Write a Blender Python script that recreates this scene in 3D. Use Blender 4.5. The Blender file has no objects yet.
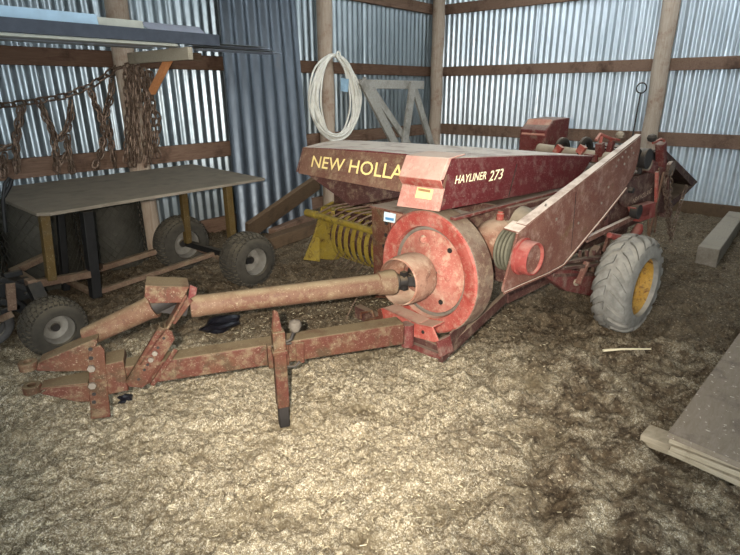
import bpy, bmesh, math, random
import numpy as np
from mathutils import Vector, Matrix
random.seed(7); RNG = np.random.default_rng(7)
S = bpy.context.scene; COL = S.collection
PI = math.pi; sin = math.sin; cos = math.cos

# ------------------------------------------------------------------ camera
H = 1.55; F = 530.0; YAW = 0.706622; PITCH = 0.338660; ROLL = -0.006068; PSI = math.radians(-7)
def basis(yaw):
    f = Vector((cos(yaw)*cos(PITCH), sin(yaw)*cos(PITCH), -sin(PITCH)))
    r = Vector((sin(yaw), -cos(yaw), 0)); u = r.cross(f)
    c, s = cos(ROLL), sin(ROLL)
    return f, c*r + s*u, c*u - s*r
BW = basis(YAW); BL = basis(YAW - PSI)
cd = bpy.data.cameras.new('camera'); cam = bpy.data.objects.new('camera', cd); COL.objects.link(cam)
f, r, u = BW
cam.matrix_world = Matrix(((r.x, u.x, -f.x, 0), (r.y, u.y, -f.y, 0), (r.z, u.z, -f.z, H), (0, 0, 0, 1)))
cd.sensor_width = 36; cd.lens = F/740*36; cd.clip_start = .02; S.camera = cam
# survey helpers: a sight line met with a real plane of the barn (world) or of the baler (its own axes)
def _at(x, y, i, v, B):
    f, r, u = B; d = f + r*((x-370)/F) + u*((277.5-y)/F); o = Vector((0, 0, H))
    return o + d*((v-o[i])/d[i])
def WX(x, y, v): return _at(x, y, 0, v, BW)
def WY(x, y, v): return _at(x, y, 1, v, BW)
def WZ(x, y, v=0.0): return _at(x, y, 2, v, BW)
def BA(x, y, v): return _at(x, y, 0, v, BL)
def BB(x, y, v): return _at(x, y, 1, v, BL)
def BZ(x, y, v): return _at(x, y, 2, v, BL)

# ------------------------------------------------------------------ materials
def lin(h):
    h = h.lstrip('#'); o = []
    for i in (0, 2, 4):
        c = int(h[i:i+2], 16)/255; o.append(c/12.92 if c <= .04045 else ((c+.055)/1.055)**2.4)
    return (*o, 1)
def newmat(name):
    m = bpy.data.materials.new(name); m.use_nodes = True
    nt = m.node_tree; b = nt.nodes['Principled BSDF']; tc = nt.nodes.new('ShaderNodeTexCoord')
    return m, nt, b, tc.outputs['Object']
def noise(nt, vec, scale, detail=4, rough=.6, stretch=None, dist=0):
    n = nt.nodes.new('ShaderNodeTexNoise'); n.inputs['Scale'].default_value = scale
    n.inputs['Detail'].default_value = detail; n.inputs['Roughness'].default_value = rough; n.inputs['Distortion'].default_value = dist
    if stretch:
        mp = nt.nodes.new('ShaderNodeMapping'); mp.inputs['Scale'].default_value = stretch
        nt.links.new(vec, mp.inputs['Vector']); vec = mp.outputs[0]
    nt.links.new(vec, n.inputs['Vector']); return n.outputs['Fac']
def ramp(nt, fac, lo, hi, a=(0, 0, 0, 1), b=(1, 1, 1, 1)):
    r = nt.nodes.new('ShaderNodeValToRGB'); r.color_ramp.elements[0].position = lo; r.color_ramp.elements[1].position = hi
    r.color_ramp.elements[0].color = a; r.color_ramp.elements[1].color = b
    nt.links.new(fac, r.inputs['Fac']); return r.outputs['Color']
def mix(nt, fac, a, b, mode='MIX'):
    m = nt.nodes.new('ShaderNodeMix'); m.data_type = 'RGBA'; m.blend_type = mode
    for s, v in ((m.inputs[0], fac), (m.inputs[6], a), (m.inputs[7], b)):
        if isinstance(v, (float, int)): s.default_value = v
        elif isinstance(v, tuple): s.default_value = v
        else: nt.links.new(v, s)
    return m.outputs[2]
def mul(nt, a, b, op='MULTIPLY'):
    m = nt.nodes.new('ShaderNodeMath'); m.operation = op
    for s, v in ((m.inputs[0], a), (m.inputs[1], b)):
        if isinstance(v, (float, int)): s.default_value = v
        else: nt.links.new(v, s)
    return m.outputs[0]
def bump(nt, b, h, strength=.4, dist=.01):
    n = nt.nodes.new('ShaderNodeBump'); n.inputs['Strength'].default_value = strength; n.inputs['Distance'].default_value = dist
    nt.links.new(h, n.inputs['Height']); nt.links.new(n.outputs[0], b.inputs['Normal'])
def upness(nt, lo=.55, hi=.9):
    g = nt.nodes.new('ShaderNodeNewGeometry'); s = nt.nodes.new('ShaderNodeSeparateXYZ'); nt.links.new(g.outputs['Normal'], s.inputs[0])
    mr = nt.nodes.new('ShaderNodeMapRange'); mr.inputs[1].default_value = lo; mr.inputs[2].default_value = hi
    nt.links.new(s.outputs['Z'], mr.inputs[0]); return mr.outputs[0]
def worn(name, base, faded, rust, dust, dust_top=.8, rust_amt=.5, fade_amt=.5, rough=.65, metal=0., scale=1., speck=True, grime=.5):
    """old farm paint: base colour, faded patches, rust patches, chaff dust lying on what faces up"""
    m, nt, b, v = newmat(name)
    c = mix(nt, ramp(nt, noise(nt, v, 4.5*scale, 7, .7), .58-.25*fade_amt, .72-.2*fade_amt), lin(base), lin(faded))
    c = mix(nt, ramp(nt, noise(nt, v, 9*scale, 8, .75, dist=.6), .70-.25*rust_amt, .80-.25*rust_amt), c, lin(rust))
    c = mix(nt, mul(nt, ramp(nt, noise(nt, v, 15*scale, 8, .75), .50, .62), grime), c, lin(dust))
    c = mix(nt, mul(nt, ramp(nt, noise(nt, v, 48*scale, 5, .8), .56, .68), .45), c, lin('#3a2a22'))
    d = mul(nt, upness(nt), ramp(nt, noise(nt, v, 7*scale, 6, .65), .22, .5))
    c = mix(nt, mul(nt, d, dust_top), c, lin(dust))
    if speck:
        c = mix(nt, mul(nt, ramp(nt, noise(nt, v, 130*scale, 3, .7), .61, .69), .24), c, lin('#d0c3aa'))
    nt.links.new(c, b.inputs['Base Color']); b.inputs['Roughness'].default_value = rough; b.inputs['Metallic'].default_value = metal; b.inputs['Specular IOR Level'].default_value = .18
    bump(nt, b, noise(nt, v, 90*scale, 6), .35, .004); return m
def wood(name, a, b_, dark, grain=(1, 14, 14), rough=.85, dustc=None, speck=False):
    m, nt, b, v = newmat(name)
    n = noise(nt, v, 6, 8, .7, grain, .8)
    c = mix(nt, ramp(nt, n, .3, .7), lin(a), lin(b_))
    c = mix(nt, ramp(nt, noise(nt, v, 2.6, 6, .7), .52, .7), c, lin(dark))
    if speck: c = mix(nt, mul(nt, ramp(nt, noise(nt, v, 34, 4, .7), .62, .68), .7), c, lin('#cfc5b0'))
    if dustc: c = mix(nt, mul(nt, upness(nt), ramp(nt, noise(nt, v, 8, 6), .3, .6)), c, lin(dustc))
    nt.links.new(c, b.inputs['Base Color']); b.inputs['Roughness'].default_value = rough; b.inputs['Specular IOR Level'].default_value = .12
    bump(nt, b, n, .5, .006); return m
def galv(name, a, b_, rough=.4, metal=.75, stain='#6a625a', stain_lo=.6):
    m, nt, b, v = newmat(name)
    c = mix(nt, ramp(nt, noise(nt, v, 3, 6, .65, (1, 1, .35)), .35, .7), lin(a), lin(b_))
    c = mix(nt, mul(nt, ramp(nt, noise(nt, v, 5, 7, .7, (1, 1, .25)), stain_lo, .8), .6), c, lin(stain))
    nt.links.new(c, b.inputs['Base Color']); b.inputs['Metallic'].default_value = metal
    nt.links.new(ramp(nt, noise(nt, v, 20, 4), .2, .8, (rough-.08,)*3+(1,), (rough+.12,)*3+(1,)), b.inputs['Roughness'])
    bump(nt, b, noise(nt, v, 12, 4), .08, .004); return m
def plain(name, c, rough=.6, metal=0., var=.25, scale=12, dust=None, bmp=.2):
    m, nt, b, v = newmat(name); k = lin(c)
    lo = tuple(x*(1-var) for x in k[:3])+(1,); hi = tuple(min(1, x*(1+var)) for x in k[:3])+(1,)
    cc = ramp(nt, noise(nt, v, scale, 6), .3, .7, lo, hi)
    if dust: cc = mix(nt, mul(nt, upness(nt, .2, .9), ramp(nt, noise(nt, v, 9, 6), .25, .6)), cc, lin(dust))
    nt.links.new(cc, b.inputs['Base Color']); b.inputs['Roughness'].default_value = rough; b.inputs['Metallic'].default_value = metal
    b.inputs['Specular IOR Level'].default_value = .22
    bump(nt, b, noise(nt, v, 50, 5), bmp, .004); return m

DUST = '#a8977c'
M = {}
M['red'] = worn('worn_red_paint', '#52221f', '#613530', '#453028', '#76675a', .8, .5, .5)
M['redbright'] = worn('bright_red_paint', '#84382f', '#97564b', '#6c4034', '#a08c78', .7, .35, .5, grime=.4)
M['redpink'] = worn('faded_pink_red_paint', '#8c5044', '#9c6e5e', '#7a4a3c', '#a8967e', .8, .35, .6)
M['tongue'] = worn('rusty_tongue_paint', '#4a281e', '#503625', '#3f2f20', '#6a5c46', .95, .75, .5, grime=.6)
M['hoodfront'] = worn('dusty_hood_paint', '#563a2f', '#654a3c', '#4e3a2c', '#7c6a54', .95, .5, .65, grime=.6)
M['hood'] = worn('maroon_hood_paint', '#4f1c1e', '#562526', '#432220', '#bfb2a2', 1., .25, .3, grime=.10)
M['shield'] = worn('brown_red_shield_paint', '#59382e', '#644539', '#58402b', '#bcac9c', 1., .5, .5, grime=.15)
M['case'] = worn('dark_maroon_case_paint', '#3f2622', '#4c332d', '#3e2e24', '#7c6c5a', .7, .5, .4)
M['tube'] = worn('tan_dusty_tube', '#54392b', '#604938', '#50342a', '#75664f', .9, .5, .6)
M['rim_dust'] = worn('chaff_crusted_rim', '#5f473c', '#706052', '#4a3a30', '#8a7a64', .4, .5, .5, scale=1.6, grime=.7)
M['bell'] = worn('rusty_bell_steel', '#77503f', '#8a6856', '#5e4034', '#b5a088', .6, .5, .5)
M['cap'] = worn('dull_red_cap_paint', '#74322c', '#84493f', '#663e34', '#9a7a6c', .6, .3, .5, grime=.2, speck=False)
M['pulley'] = plain('dusty_dark_pulley', '#4e4a3c', .8, .1, .3)
M['coverpink'] = worn('pale_pink_dusty_paint', '#a06c60', '#b08678', '#8f6052', '#bda996', .9, .25, .6, grime=.35)
M['knob'] = plain('dull_grey_knob', '#5c544a', .8, 0, .3)
M['iron'] = plain('dark_greasy_iron', '#2c2825', .6, .3, .3, dust='#6a5c4a')
M['castgrey'] = plain('dusty_grey_casting', '#786c5c', .8, 0, .3, dust='#978a74')
M['lightsteel'] = plain('worn_bare_steel', '#7c7266', .5, .4, .25)
M['yellow'] = worn('yellow_pickup_paint', '#846f26', '#8e7a32', '#4e381c', '#74663f', .5, .7, .5, scale=1.4)
M['yellowlet'] = plain('yellow_lettering', '#cfb878', .6, 0, .1)
M['creamlet'] = plain('cream_lettering', '#eadfb6', .6, 0, .08)
M['fadedlet'] = plain('faded_lettering', '#a58f7a', .7, 0, .2)
M['decal'] = plain('yellow_decal', '#bfb27c', .6, 0, .1, 40)
M['decalink'] = plain('decal_ink', '#8c6a4a', .7)
M['sticker'] = plain('pale_blue_sticker', '#c4d3d8', .5, 0, .15, 30)
M['stickerblue'] = plain('sticker_blue_print', '#4a80a8', .5)
M['rubber'] = plain('dusty_rubber', '#4a4744', .9, 0, .3, 14, dust='#6f675a')
M['rubbertread'] = plain('pale_dusty_tread_rubber', '#76726a', .95, 0, .3, 18, dust='#948c7e')
M['turf'] = plain('dusty_turf_rubber', '#36322b', .95, 0, .3, 20, dust='#5a5243')
M['rimgold'] = worn('yellow_rusty_rim', '#96702a', '#a5813c', '#5a371a', '#7a643c', .3, .75, .5, scale=2.6)
M['rimgrey'] = plain('galvanised_rim', '#78736a', .5, .3, .25, 18)
M['boardbrown'] = wood('brown_girt_wood', '#866c5a', '#604a3c', '#46342a')
M['boardred'] = wood('red_brown_girt_wood', '#50382b', '#665040', '#35251c')
M['post'] = wood('weathered_post_wood', '#b5a795', '#957f6c', '#805c48', (14, 14, .8))
M['greywood'] = wood('grey_weathered_lumber', '#aaa69c', '#8c867c', '#6e675d', (6, 6, 6))
M['plank'] = wood('plain_lumber', '#66533f', '#514031', '#3f3226')
M['timber'] = wood('grey_timber', '#948a7c', '#7a7062', '#6a5f50', (2, 12, 12), dustc='#8c8272')
M['newwood'] = wood('fresh_orange_lumber', '#c98a5c', '#b57648', '#a0643c', (6, 6, 6))
M['beamwood'] = wood('pale_shelf_beam', '#a69c88', '#8c8270', '#766a58')
M['ply'] = wood('dusty_plywood', '#85786a', '#746856', '#51473d', (2, 9, 9), speck=True)
M['plyedge'] = wood('plywood_edge', '#ada08a', '#85775f', '#6c5e4a', (1.5, 1.5, 60))
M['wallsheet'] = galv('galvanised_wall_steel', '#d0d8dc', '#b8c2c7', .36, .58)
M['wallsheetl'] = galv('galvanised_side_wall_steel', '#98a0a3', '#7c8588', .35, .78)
M['bluesheet'] = galv('blue_grey_ribbed_steel', '#63696f', '#4f555b', .44, .85)
M['roof'] = plain('roof_steel', '#6e6a64', .6, .3)
M['trimdark'] = plain('dark_grey_steel_trim', '#50545c', .45, .4, .15)
M['trimblue'] = plain('light_blue_trim', '#b4cede', .45, .1, .08)
M['trimbeige'] = plain('beige_trim', '#b7b6a8', .5, .1, .1)
M['trimlilac'] = plain('pale_lilac_trim', '#b9bdca', .45, .2, .1)
M['trimflat'] = plain('dull_flat_steel', '#8a8a86', .45, .5, .2)
M['tabletop'] = plain('dusty_table_steel', '#6c6356', .8, .1, .3, 5, dust='#7d7363')
M['postyellow'] = worn('ochre_cart_post', '#463618', '#504022', '#362814', '#4c4230', .4, .5, .5)
M['cartframe'] = worn('brown_cart_rail', '#5a4638', '#6b5646', '#4c3324', '#7c6c56', .6, .5, .5)
M['black'] = plain('black_painted_steel', '#1c1b1a', .6, .2, .4, dust='#4a4338')
M['chain'] = worn('rusty_chain_steel', '#5d4a3e', '#74604f', '#43322a', '#8f7e6c', .4, .5, .5, .42, .5, scale=6, speck=False)
M['coil'] = plain('cream_white_tubing', '#ded9cc', .5, 0, .12)
M['bluetag'] = plain('pale_blue_tag', '#8fa9b8', .5)
M['wire'] = plain('dark_mesh_wire', '#45423a', .7, .4)
M['strap'] = plain('black_rubber_strap', '#1a1918', .6)
M['straw'] = plain('pale_straw', '#c9bc9c', .9, 0, .3, 3)
M['plastic'] = plain('black_crumpled_plastic', '#16151a', .35)

# ------------------------------------------------------------------ mesh building
class MB:
    def __init__(s, off=(0, 0, 0)): s.v = []; s.f = []; s.off = Vector(off); s.parts = 0
    def add(s, vs, fs):
        n = len(s.v); s.v += [Vector(p)-s.off for p in vs]; s.f += [tuple(i+n for i in q) for q in fs]; return s
    def hexa(s, p):     # 8 points: 4 bottom ccw, 4 top ccw
        return s.add(p, [(3, 2, 1, 0), (4, 5, 6, 7), (0, 1, 5, 4), (1, 2, 6, 5), (2, 3, 7, 6), (3, 0, 4, 7)])
    def box(s, c, d, X=(1, 0, 0), Y=(0, 1, 0), Z=(0, 0, 1)):
        c = Vector(c); X = Vector(X)*d[0]/2; Y = Vector(Y)*d[1]/2; Z = Vector(Z)*d[2]/2
        return s.hexa([c-X-Y-Z, c+X-Y-Z, c+X+Y-Z, c-X+Y-Z, c-X-Y+Z, c+X-Y+Z, c+X+Y+Z, c-X+Y+Z])
    def minmax(s, a, b): a = Vector(a); b = Vector(b); return s.box((a+b)/2, b-a)
    def bar(s, p, q, w, h, up=(0, 0, 1)):
        p = Vector(p); q = Vector(q); d = (q-p); L = d.length; d.normalize()
        up = Vector(up); sd = d.cross(up)
        if sd.length < 1e-4: sd = d.cross(Vector((1, 0, 0)))
        sd.normalize(); u = sd.cross(d)
        return s.box((p+q)/2, (L, w, h), d, sd, u)
    def prism(s, poly, ext):
        poly = [Vector(p) for p in poly]; ext = Vector(ext); n = len(poly)
        nrm = Vector((0, 0, 0))
        for i in range(n): nrm += (poly[i]-poly[0]).cross(poly[(i+1) % n]-poly[0])
        if nrm.dot(ext) > 0: poly.reverse()
        vs = poly+[p+ext for p in poly]
        return s.add(vs, [tuple(range(n)), tuple(range(2*n-1, n-1, -1))]+[(i, i+n, (i+1) % n+n, (i+1) % n) for i in range(n)])
    def path(s, pts, rad, n=8, closed=False, caps=True):
        pts = [Vector(p) for p in pts]; m = len(pts); vs = []; fs = []; prev = None
        for i, p in enumerate(pts):
            if closed: t = pts[(i+1) % m]-pts[i-1]
            else: t = pts[min(i+1, m-1)]-pts[max(i-1, 0)]
            t.normalize()
            if prev is None:
                a = Vector((0, 0, 1)) if abs(t.z) < .9 else Vector((1, 0, 0)); nn = t.cross(a).normalized()
            else:
                nn = prev-t*prev.dot(t)
                nn = nn.normalized() if nn.length > 1e-6 else t.cross(Vector((.3, .5, .8))).normalized()
            prev = nn; b = t.cross(nn); rr = rad[i] if isinstance(rad, (list, tuple)) else rad
            vs += [p+(nn*cos(2*PI*k/n)+b*sin(2*PI*k/n))*rr for k in range(n)]
        for i in range(m if closed else m-1):
            j = (i+1) % m
            fs += [(i*n+k, i*n+(k+1) % n, j*n+(k+1) % n, j*n+k) for k in range(n)]
        if caps and not closed: fs += [tuple(range(n-1, -1, -1)), tuple((m-1)*n+k for k in range(n))]
        return s.add(vs, fs)
    def tube(s, p, q, r, n=14): return s.path([p, q], r, n)
    def lathe(s, prof, c, axis, n=48, closed=False):   # prof: (along axis, radius)
        c = Vector(c); ax = Vector(axis).normalized()
        a = Vector((0, 0, 1)) if abs(ax.z) < .9 else Vector((1, 0, 0)); X = ax.cross(a).normalized(); Y = ax.cross(X)
        vs = []; fs = []; m = len(prof)
        for (h, r) in prof: vs += [c+ax*h+(X*cos(2*PI*k/n)+Y*sin(2*PI*k/n))*r for k in range(n)]
        for i in range(m if closed else m-1):
            j = (i+1) % m
            fs += [(i*n+k, i*n+(k+1) % n, j*n+(k+1) % n, j*n+k) for k in range(n)]
        return s.add(vs, fs)
    def bolt(s, c, axis, r=.012, h=.01): return s.lathe([(0, .0001), (0, r), (h, r), (h, .0001)], c, axis, 6)
    def build(s, name, m, parent=None, loc=None, bevel=0, smooth=40):
        me = bpy.data.meshes.new(name)
        me.from_pydata([tuple(v) for v in s.v], [], s.f); me.update()
        bm = bmesh.new(); bm.from_mesh(me); bmesh.ops.recalc_face_normals(bm, faces=bm.faces); bm.to_mesh(me); bm.free()
        me.polygons.foreach_set('use_smooth', [True]*len(me.polygons)); me.set_sharp_from_angle(angle=math.radians(smooth))
        me.materials.append(m if not isinstance(m, str) else M[m])
        o = bpy.data.objects.new(name, me); COL.objects.link(o)
        if loc is not None: o.location = loc
        if parent is not None: o.parent = parent
        if bevel:
            b = o.modifiers.new('bevel', 'BEVEL'); b.width = bevel; b.segments = 2; b.limit_method = 'ANGLE'; b.angle_limit = math.radians(50)
        return o
def tag(o, label=None, cat=None, group=None, kind=None):
    if label: o['label'] = label
    if cat: o['category'] = cat
    if group: o['group'] = group
    if kind: o['kind'] = kind
    return o
def empty(name, loc, label, cat, group=None, rz=0):
    o = bpy.data.objects.new(name, None); COL.objects.link(o); o.location = loc; o.rotation_euler = (0, 0, rz); o.empty_display_size = .1
    return tag(o, label, cat, group)
def structure(o, label=None): o['kind'] = 'structure'; return o

# ------------------------------------------------------------------ numpy value noise
def vnoise(x, y, seed=0):
    xi = np.floor(x).astype(np.int64); yi = np.floor(y).astype(np.int64); fx = x-xi; fy = y-yi
    fx = fx*fx*(3-2*fx); fy = fy*fy*(3-2*fy)
    def h(a, b):
        n = (a*374761393+b*668265263+seed*974711) & 0xffffffff
        n = ((n ^ (n >> 13))*1274126177) & 0xffffffff
        return ((n ^ (n >> 16)) & 0xffff)/65535.0
    return (h(xi, yi)*(1-fx)+h(xi+1, yi)*fx)*(1-fy)+(h(xi, yi+1)*(1-fx)+h(xi+1, yi+1)*fx)*fy
def fbm(x, y, s, o=4, seed=0):
    t = 0; a = .5
    for i in range(o): t = t+a*vnoise(x*s, y*s, seed+i); s *= 2.03; a *= .5
    return t
# ------------------------------------------------------------------ setting
WLY = 5.43; WRX = 8.12          # steel skins of the two walls
def floor_h(x, y):
    big = (fbm(x, y, 1.1, 3, 11)-.44)*.10
    mid = (fbm(x+.04*np.sin(9*y), y, 7, 3, 23)-.44)*.085
    fine = (fbm(x+.3*y, y, 24, 4, 31)-.44)*.050
    chaff = np.clip(1.25-np.maximum(0, x-2.6)*.25, .6, 1)
    pop = np.clip(fbm(x, y, 34, 3, 47)-.46, 0, .3)*.085+np.clip(fbm(x, y, 15, 3, 57)-.47, 0, .3)*.09
    rough = np.clip((.35-(y-.42*x))/.5, 0, 1)
    return -.016+big*.5+mid*chaff*(.8+.9*rough)+fine*chaff*.5+pop*chaff
xs = np.concatenate([np.arange(-1.4, 0, .02), np.arange(0, 3.6, .0082), np.arange(3.6, WRX+.05, .025)]); ys = np.concatenate([np.arange(-1.3, -.5, .02), np.arange(-.5, 3.4, .0082), np.arange(3.4, WLY+.05, .025)])
gx, gy = np.meshgrid(xs, ys, indexing='ij'); gz = floor_h(gx, gy)
nx, ny = gx.shape; co = np.stack([gx, gy, gz], -1).reshape(-1, 3).astype(np.float32)
idx = np.arange(nx*ny).reshape(nx, ny)
q = np.stack([idx[:-1, :-1], idx[1:, :-1], idx[1:, 1:], idx[:-1, 1:]], -1).reshape(-1, 4).astype(np.int32)
me = bpy.data.meshes.new('floor'); me.vertices.add(len(co)); me.vertices.foreach_set('co', co.ravel())
me.loops.add(q.size); me.loops.foreach_set('vertex_index', q.ravel()); me.polygons.add(len(q))
me.polygons.foreach_set('loop_start', np.arange(0, q.size, 4, dtype=np.int32)); me.polygons.foreach_set('loop_total', np.full(len(q), 4, np.int32))
me.polygons.foreach_set('use_smooth', np.ones(len(q), bool)); me.update(calc_edges=True)
m, nt, b, v = newmat('chaff_floor')
pale = mix(nt, ramp(nt, noise(nt, v, 42, 7, .8), .34, .62), lin('#483a26'), lin('#a39274'))
pale = mix(nt, ramp(nt, noise(nt, v, 75, 6, .85), .53, .59), pale, lin('#dccfb2'))
pale = mix(nt, ramp(nt, noise(nt, v, 170, 4, .8), .55, .62), pale, lin('#efe5cf'))
pale = mix(nt, ramp(nt, noise(nt, v, 3.2, 5, .65), .5, .72), pale, lin('#75674f'))
dirt = mix(nt, ramp(nt, noise(nt, v, 26, 8, .8), .36, .66), lin('#2b2219'), lin('#6c5b45'))
dirt = mix(nt, ramp(nt, noise(nt, v, 55, 5, .75), .57, .66), dirt, lin('#a3937a'))
sep = nt.nodes.new('ShaderNodeSeparateXYZ'); nt.links.new(v, sep.inputs[0])
def mrange(val, a, b_, c=0., d=1.):
    r_ = nt.nodes.new('ShaderNodeMapRange'); r_.interpolation_type = 'SMOOTHSTEP'
    for i, k in enumerate((a, b_, c, d)): r_.inputs[i+1].default_value = k
    nt.links.new(val, r_.inputs[0]); return r_.outputs[0]
warp = mul(nt, mul(nt, noise(nt, v, 2.2, 6, .7), .5, 'SUBTRACT'), 1.6)
# bare brown earth: to the right of the walked path (low y - x side) and behind the baler
yx = mul(nt, mul(nt, sep.outputs['Y'], mul(nt, sep.outputs['X'], .42), 'SUBTRACT'), warp, 'ADD')
right = mrange(yx, .50, -.25)
back = mrange(mul(nt, mul(nt, sep.outputs['X'], mul(nt, sep.outputs['Y'], .75), 'ADD'), warp, 'ADD'), 3.5, 4.2)
earth = mul(nt, right, back, 'MAXIMUM')
earth = mul(nt, earth, ramp(nt, noise(nt, v, 6, 7, .75), .36, .56), 'MULTIPLY')
earth = mul(nt, earth, mul(nt, back, .85), 'MAXIMUM')
c = mix(nt, earth, pale, dirt)
nt.links.new(c, b.inputs['Base Color']); b.inputs['Roughness'].default_value = .95
b.inputs['Specular IOR Level'].default_value = .15
hh = mul(nt, noise(nt, v, 70, 6, .75, (1, .5, 1)), noise(nt, v, 26, 5, .7), 'ADD')
bump(nt, b, hh, .9, .02)
me.materials.append(m)
fl = structure(bpy.data.objects.new('floor', me)); COL.objects.link(fl)

def corrugated(name, L, z0, z1, pitch, amp, m, place, seams=(), jit=0):
    """vertical corrugated steel, profile sampled along its length"""
    n = int(L/pitch*12); vs = []; fs = []
    for i in range(n+1):
        t = L*i/n; d = amp*sin(2*PI*t/pitch)
        sm = 0
        for q_ in seams:
            if 0 <= t-q_ < pitch*1.0: sm = .006
        for z in (z0, z1): vs.append(place(t, d+sm, z))
    for i in range(n): fs.append((2*i, 2*i+2, 2*i+3, 2*i+1))
    return MB().add(vs, fs).build(name, m, smooth=80)
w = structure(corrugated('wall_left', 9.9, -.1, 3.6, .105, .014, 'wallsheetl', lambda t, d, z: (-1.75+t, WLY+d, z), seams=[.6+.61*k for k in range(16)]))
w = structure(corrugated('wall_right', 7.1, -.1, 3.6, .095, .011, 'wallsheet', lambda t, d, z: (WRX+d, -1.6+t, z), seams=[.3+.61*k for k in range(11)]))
structure(corrugated('wall_added_far_left', 4.65, -.1, 3.6, .077, .012, 'wallsheetl', lambda t, d, z: (-1.75+d, .8+t, z)))  # unseen wall, added to keep daylight off the left side
structure(corrugated('wall_added_near_right', 7.0, -.1, 3.6, .077, .012, 'wallsheetl', lambda t, d, z: (1.2+t, -1.65+d, z)))  # out-of-view wall, added to narrow the daylight opening around the camera
rf = MB()   # roof with a row of open skylights
YS = (-1.7, .6, 2.0, 2.5, 3.9, 5.5)
for k in (0, 2, 4): rf.minmax((-1.8, YS[k], 3.6), (8.2, YS[k+1], 3.65))
for k in (1, 3):
    for a_, b_ in (((-1.8, 2.9), (5.2, 5.8), (7.6, 8.2)) if k == 1 else ((-1.8, 4.4), (5.6, 6.2), (7.6, 8.2))): rf.minmax((a_, YS[k], 3.6), (b_, YS[k+1], 3.65))
structure(rf.build('ceiling', 'roof'))
def girt(name, p, q, hgt, mname, th=.045):
    return structure(MB().bar(p, q, th, hgt).build(name, mname, bevel=.006))
GZ = [(0.9225, .172), (1.847, .147), (2.785, .15)]
for k, (z, h_) in enumerate(GZ):
    girt('trim_%d' % (2*k+1), (-1.75, 5.395, z), (8.06, 5.395, z), h_, 'boardred' if k == 1 else 'boardbrown')
    girt('trim_%d' % (2*k+2), (8.085, 5.37, z), (8.085, -1.6, z), h_, 'boardbrown')
girt('baseboard_right', (8.08, 5.37, .04), (8.08, -1.6, .04), .2, 'plank')
girt('baseboard_left', (-1.75, 5.395, .04), (8.06, 5.395, .04), .2, 'boardbrown')

# ------------------------------------------------------------------ round posts
def post(p, r, label, rj=0):
    b_ = MB(); pts = []; rad = []
    for i in range(15):
        z = -.05+3.65*i/14; pts.append((p[0]+.006*sin(i*1.3+rj), p[1]+.006*cos(i*1.7+rj), z)); rad.append(r*(1+.03*sin(i*2.1+rj)))
    return tag(b_.path([Vector(q)-Vector((p[0], p[1], 0)) for q in pts], rad, 20).build('support_post', 'post', loc=(p[0], p[1], 0)), label, 'post')
P1 = WY(130, 100, 5.27); post((2.62, 5.27), .10, 'round weathered wall post carrying the rusty chains behind the table')
post((WY(327, 100, 5.27).x, 5.27), .10, 'round wooden wall post with the white tubing coil hung on it')
post((WY(436, 97, 5.25).x, 5.25), .10, 'round wooden post standing in the corner of the shed')
post((7.96, WX(656, 97, 7.96).y), .10, 'round wooden post on the right wall behind the baler chamber')

# ------------------------------------------------------------------ tyres
def tyre_profile(R, Rr, w, k=9, e=2.6):
    """(offset across, radius) from one bead to the other"""
    out = []
    for i in range(-k, k+1):
        t = i/k; a = t*PI*.5
        y = w/2*math.copysign(abs(sin(a))**(2/e), a); rr = Rr+(R-Rr)*abs(cos(a))**(2/e) if abs(t) < 1 else Rr
        out.append((y, rr))
    return [(-w*.36, Rr-.004)]+out+[(w*.36, Rr-.004)]
def tyre(c, axis, R, Rr, w, e=2.6):
    return MB().lathe(tyre_profile(R, Rr, w, e=e), c, axis, 64)
def surf_fn(c, axis, R, w, e):
    ax = Vector(axis).normalized(); X = ax.cross(Vector((0, 0, 1))).normalized(); Y = ax.cross(X); c = Vector(c)
    def fn(th, s, h):          # s in -1..1 across the tread
        a = s*PI*.5*.62; y = w/2*math.copysign(abs(sin(a))**(2/e), a) if a else 0
        rr = R*.64+(R-R*.64)*abs(cos(a))**(2/e)
        return c+ax*(y*(1+h/(w/2)*.3*abs(s)))+(X*cos(th)+Y*sin(th))*(rr+h)
    return fn
def lug(mb, fn, th0, s0, s1, width, shift, h, n=4, base=-.006):
    vs = []; fs = []
    for i in range(n+1):
        t = i/n; s = s0+(s1-s0)*t; th = th0+shift(t)
        for (dth, hh) in ((-width/2, base), (-width/2*.86, h), (width/2*.86, h), (width/2, base)): vs.append(fn(th+dth, s, hh))
    for i in range(n):
        for k in range(3): fs.append((i*4+k, i*4+k+1, i*4+k+5, i*4+k+4))
    fs += [(0, 1, 2, 3), (n*4+3, n*4+2, n*4+1, n*4)]
    mb.add(vs, fs)
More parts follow.
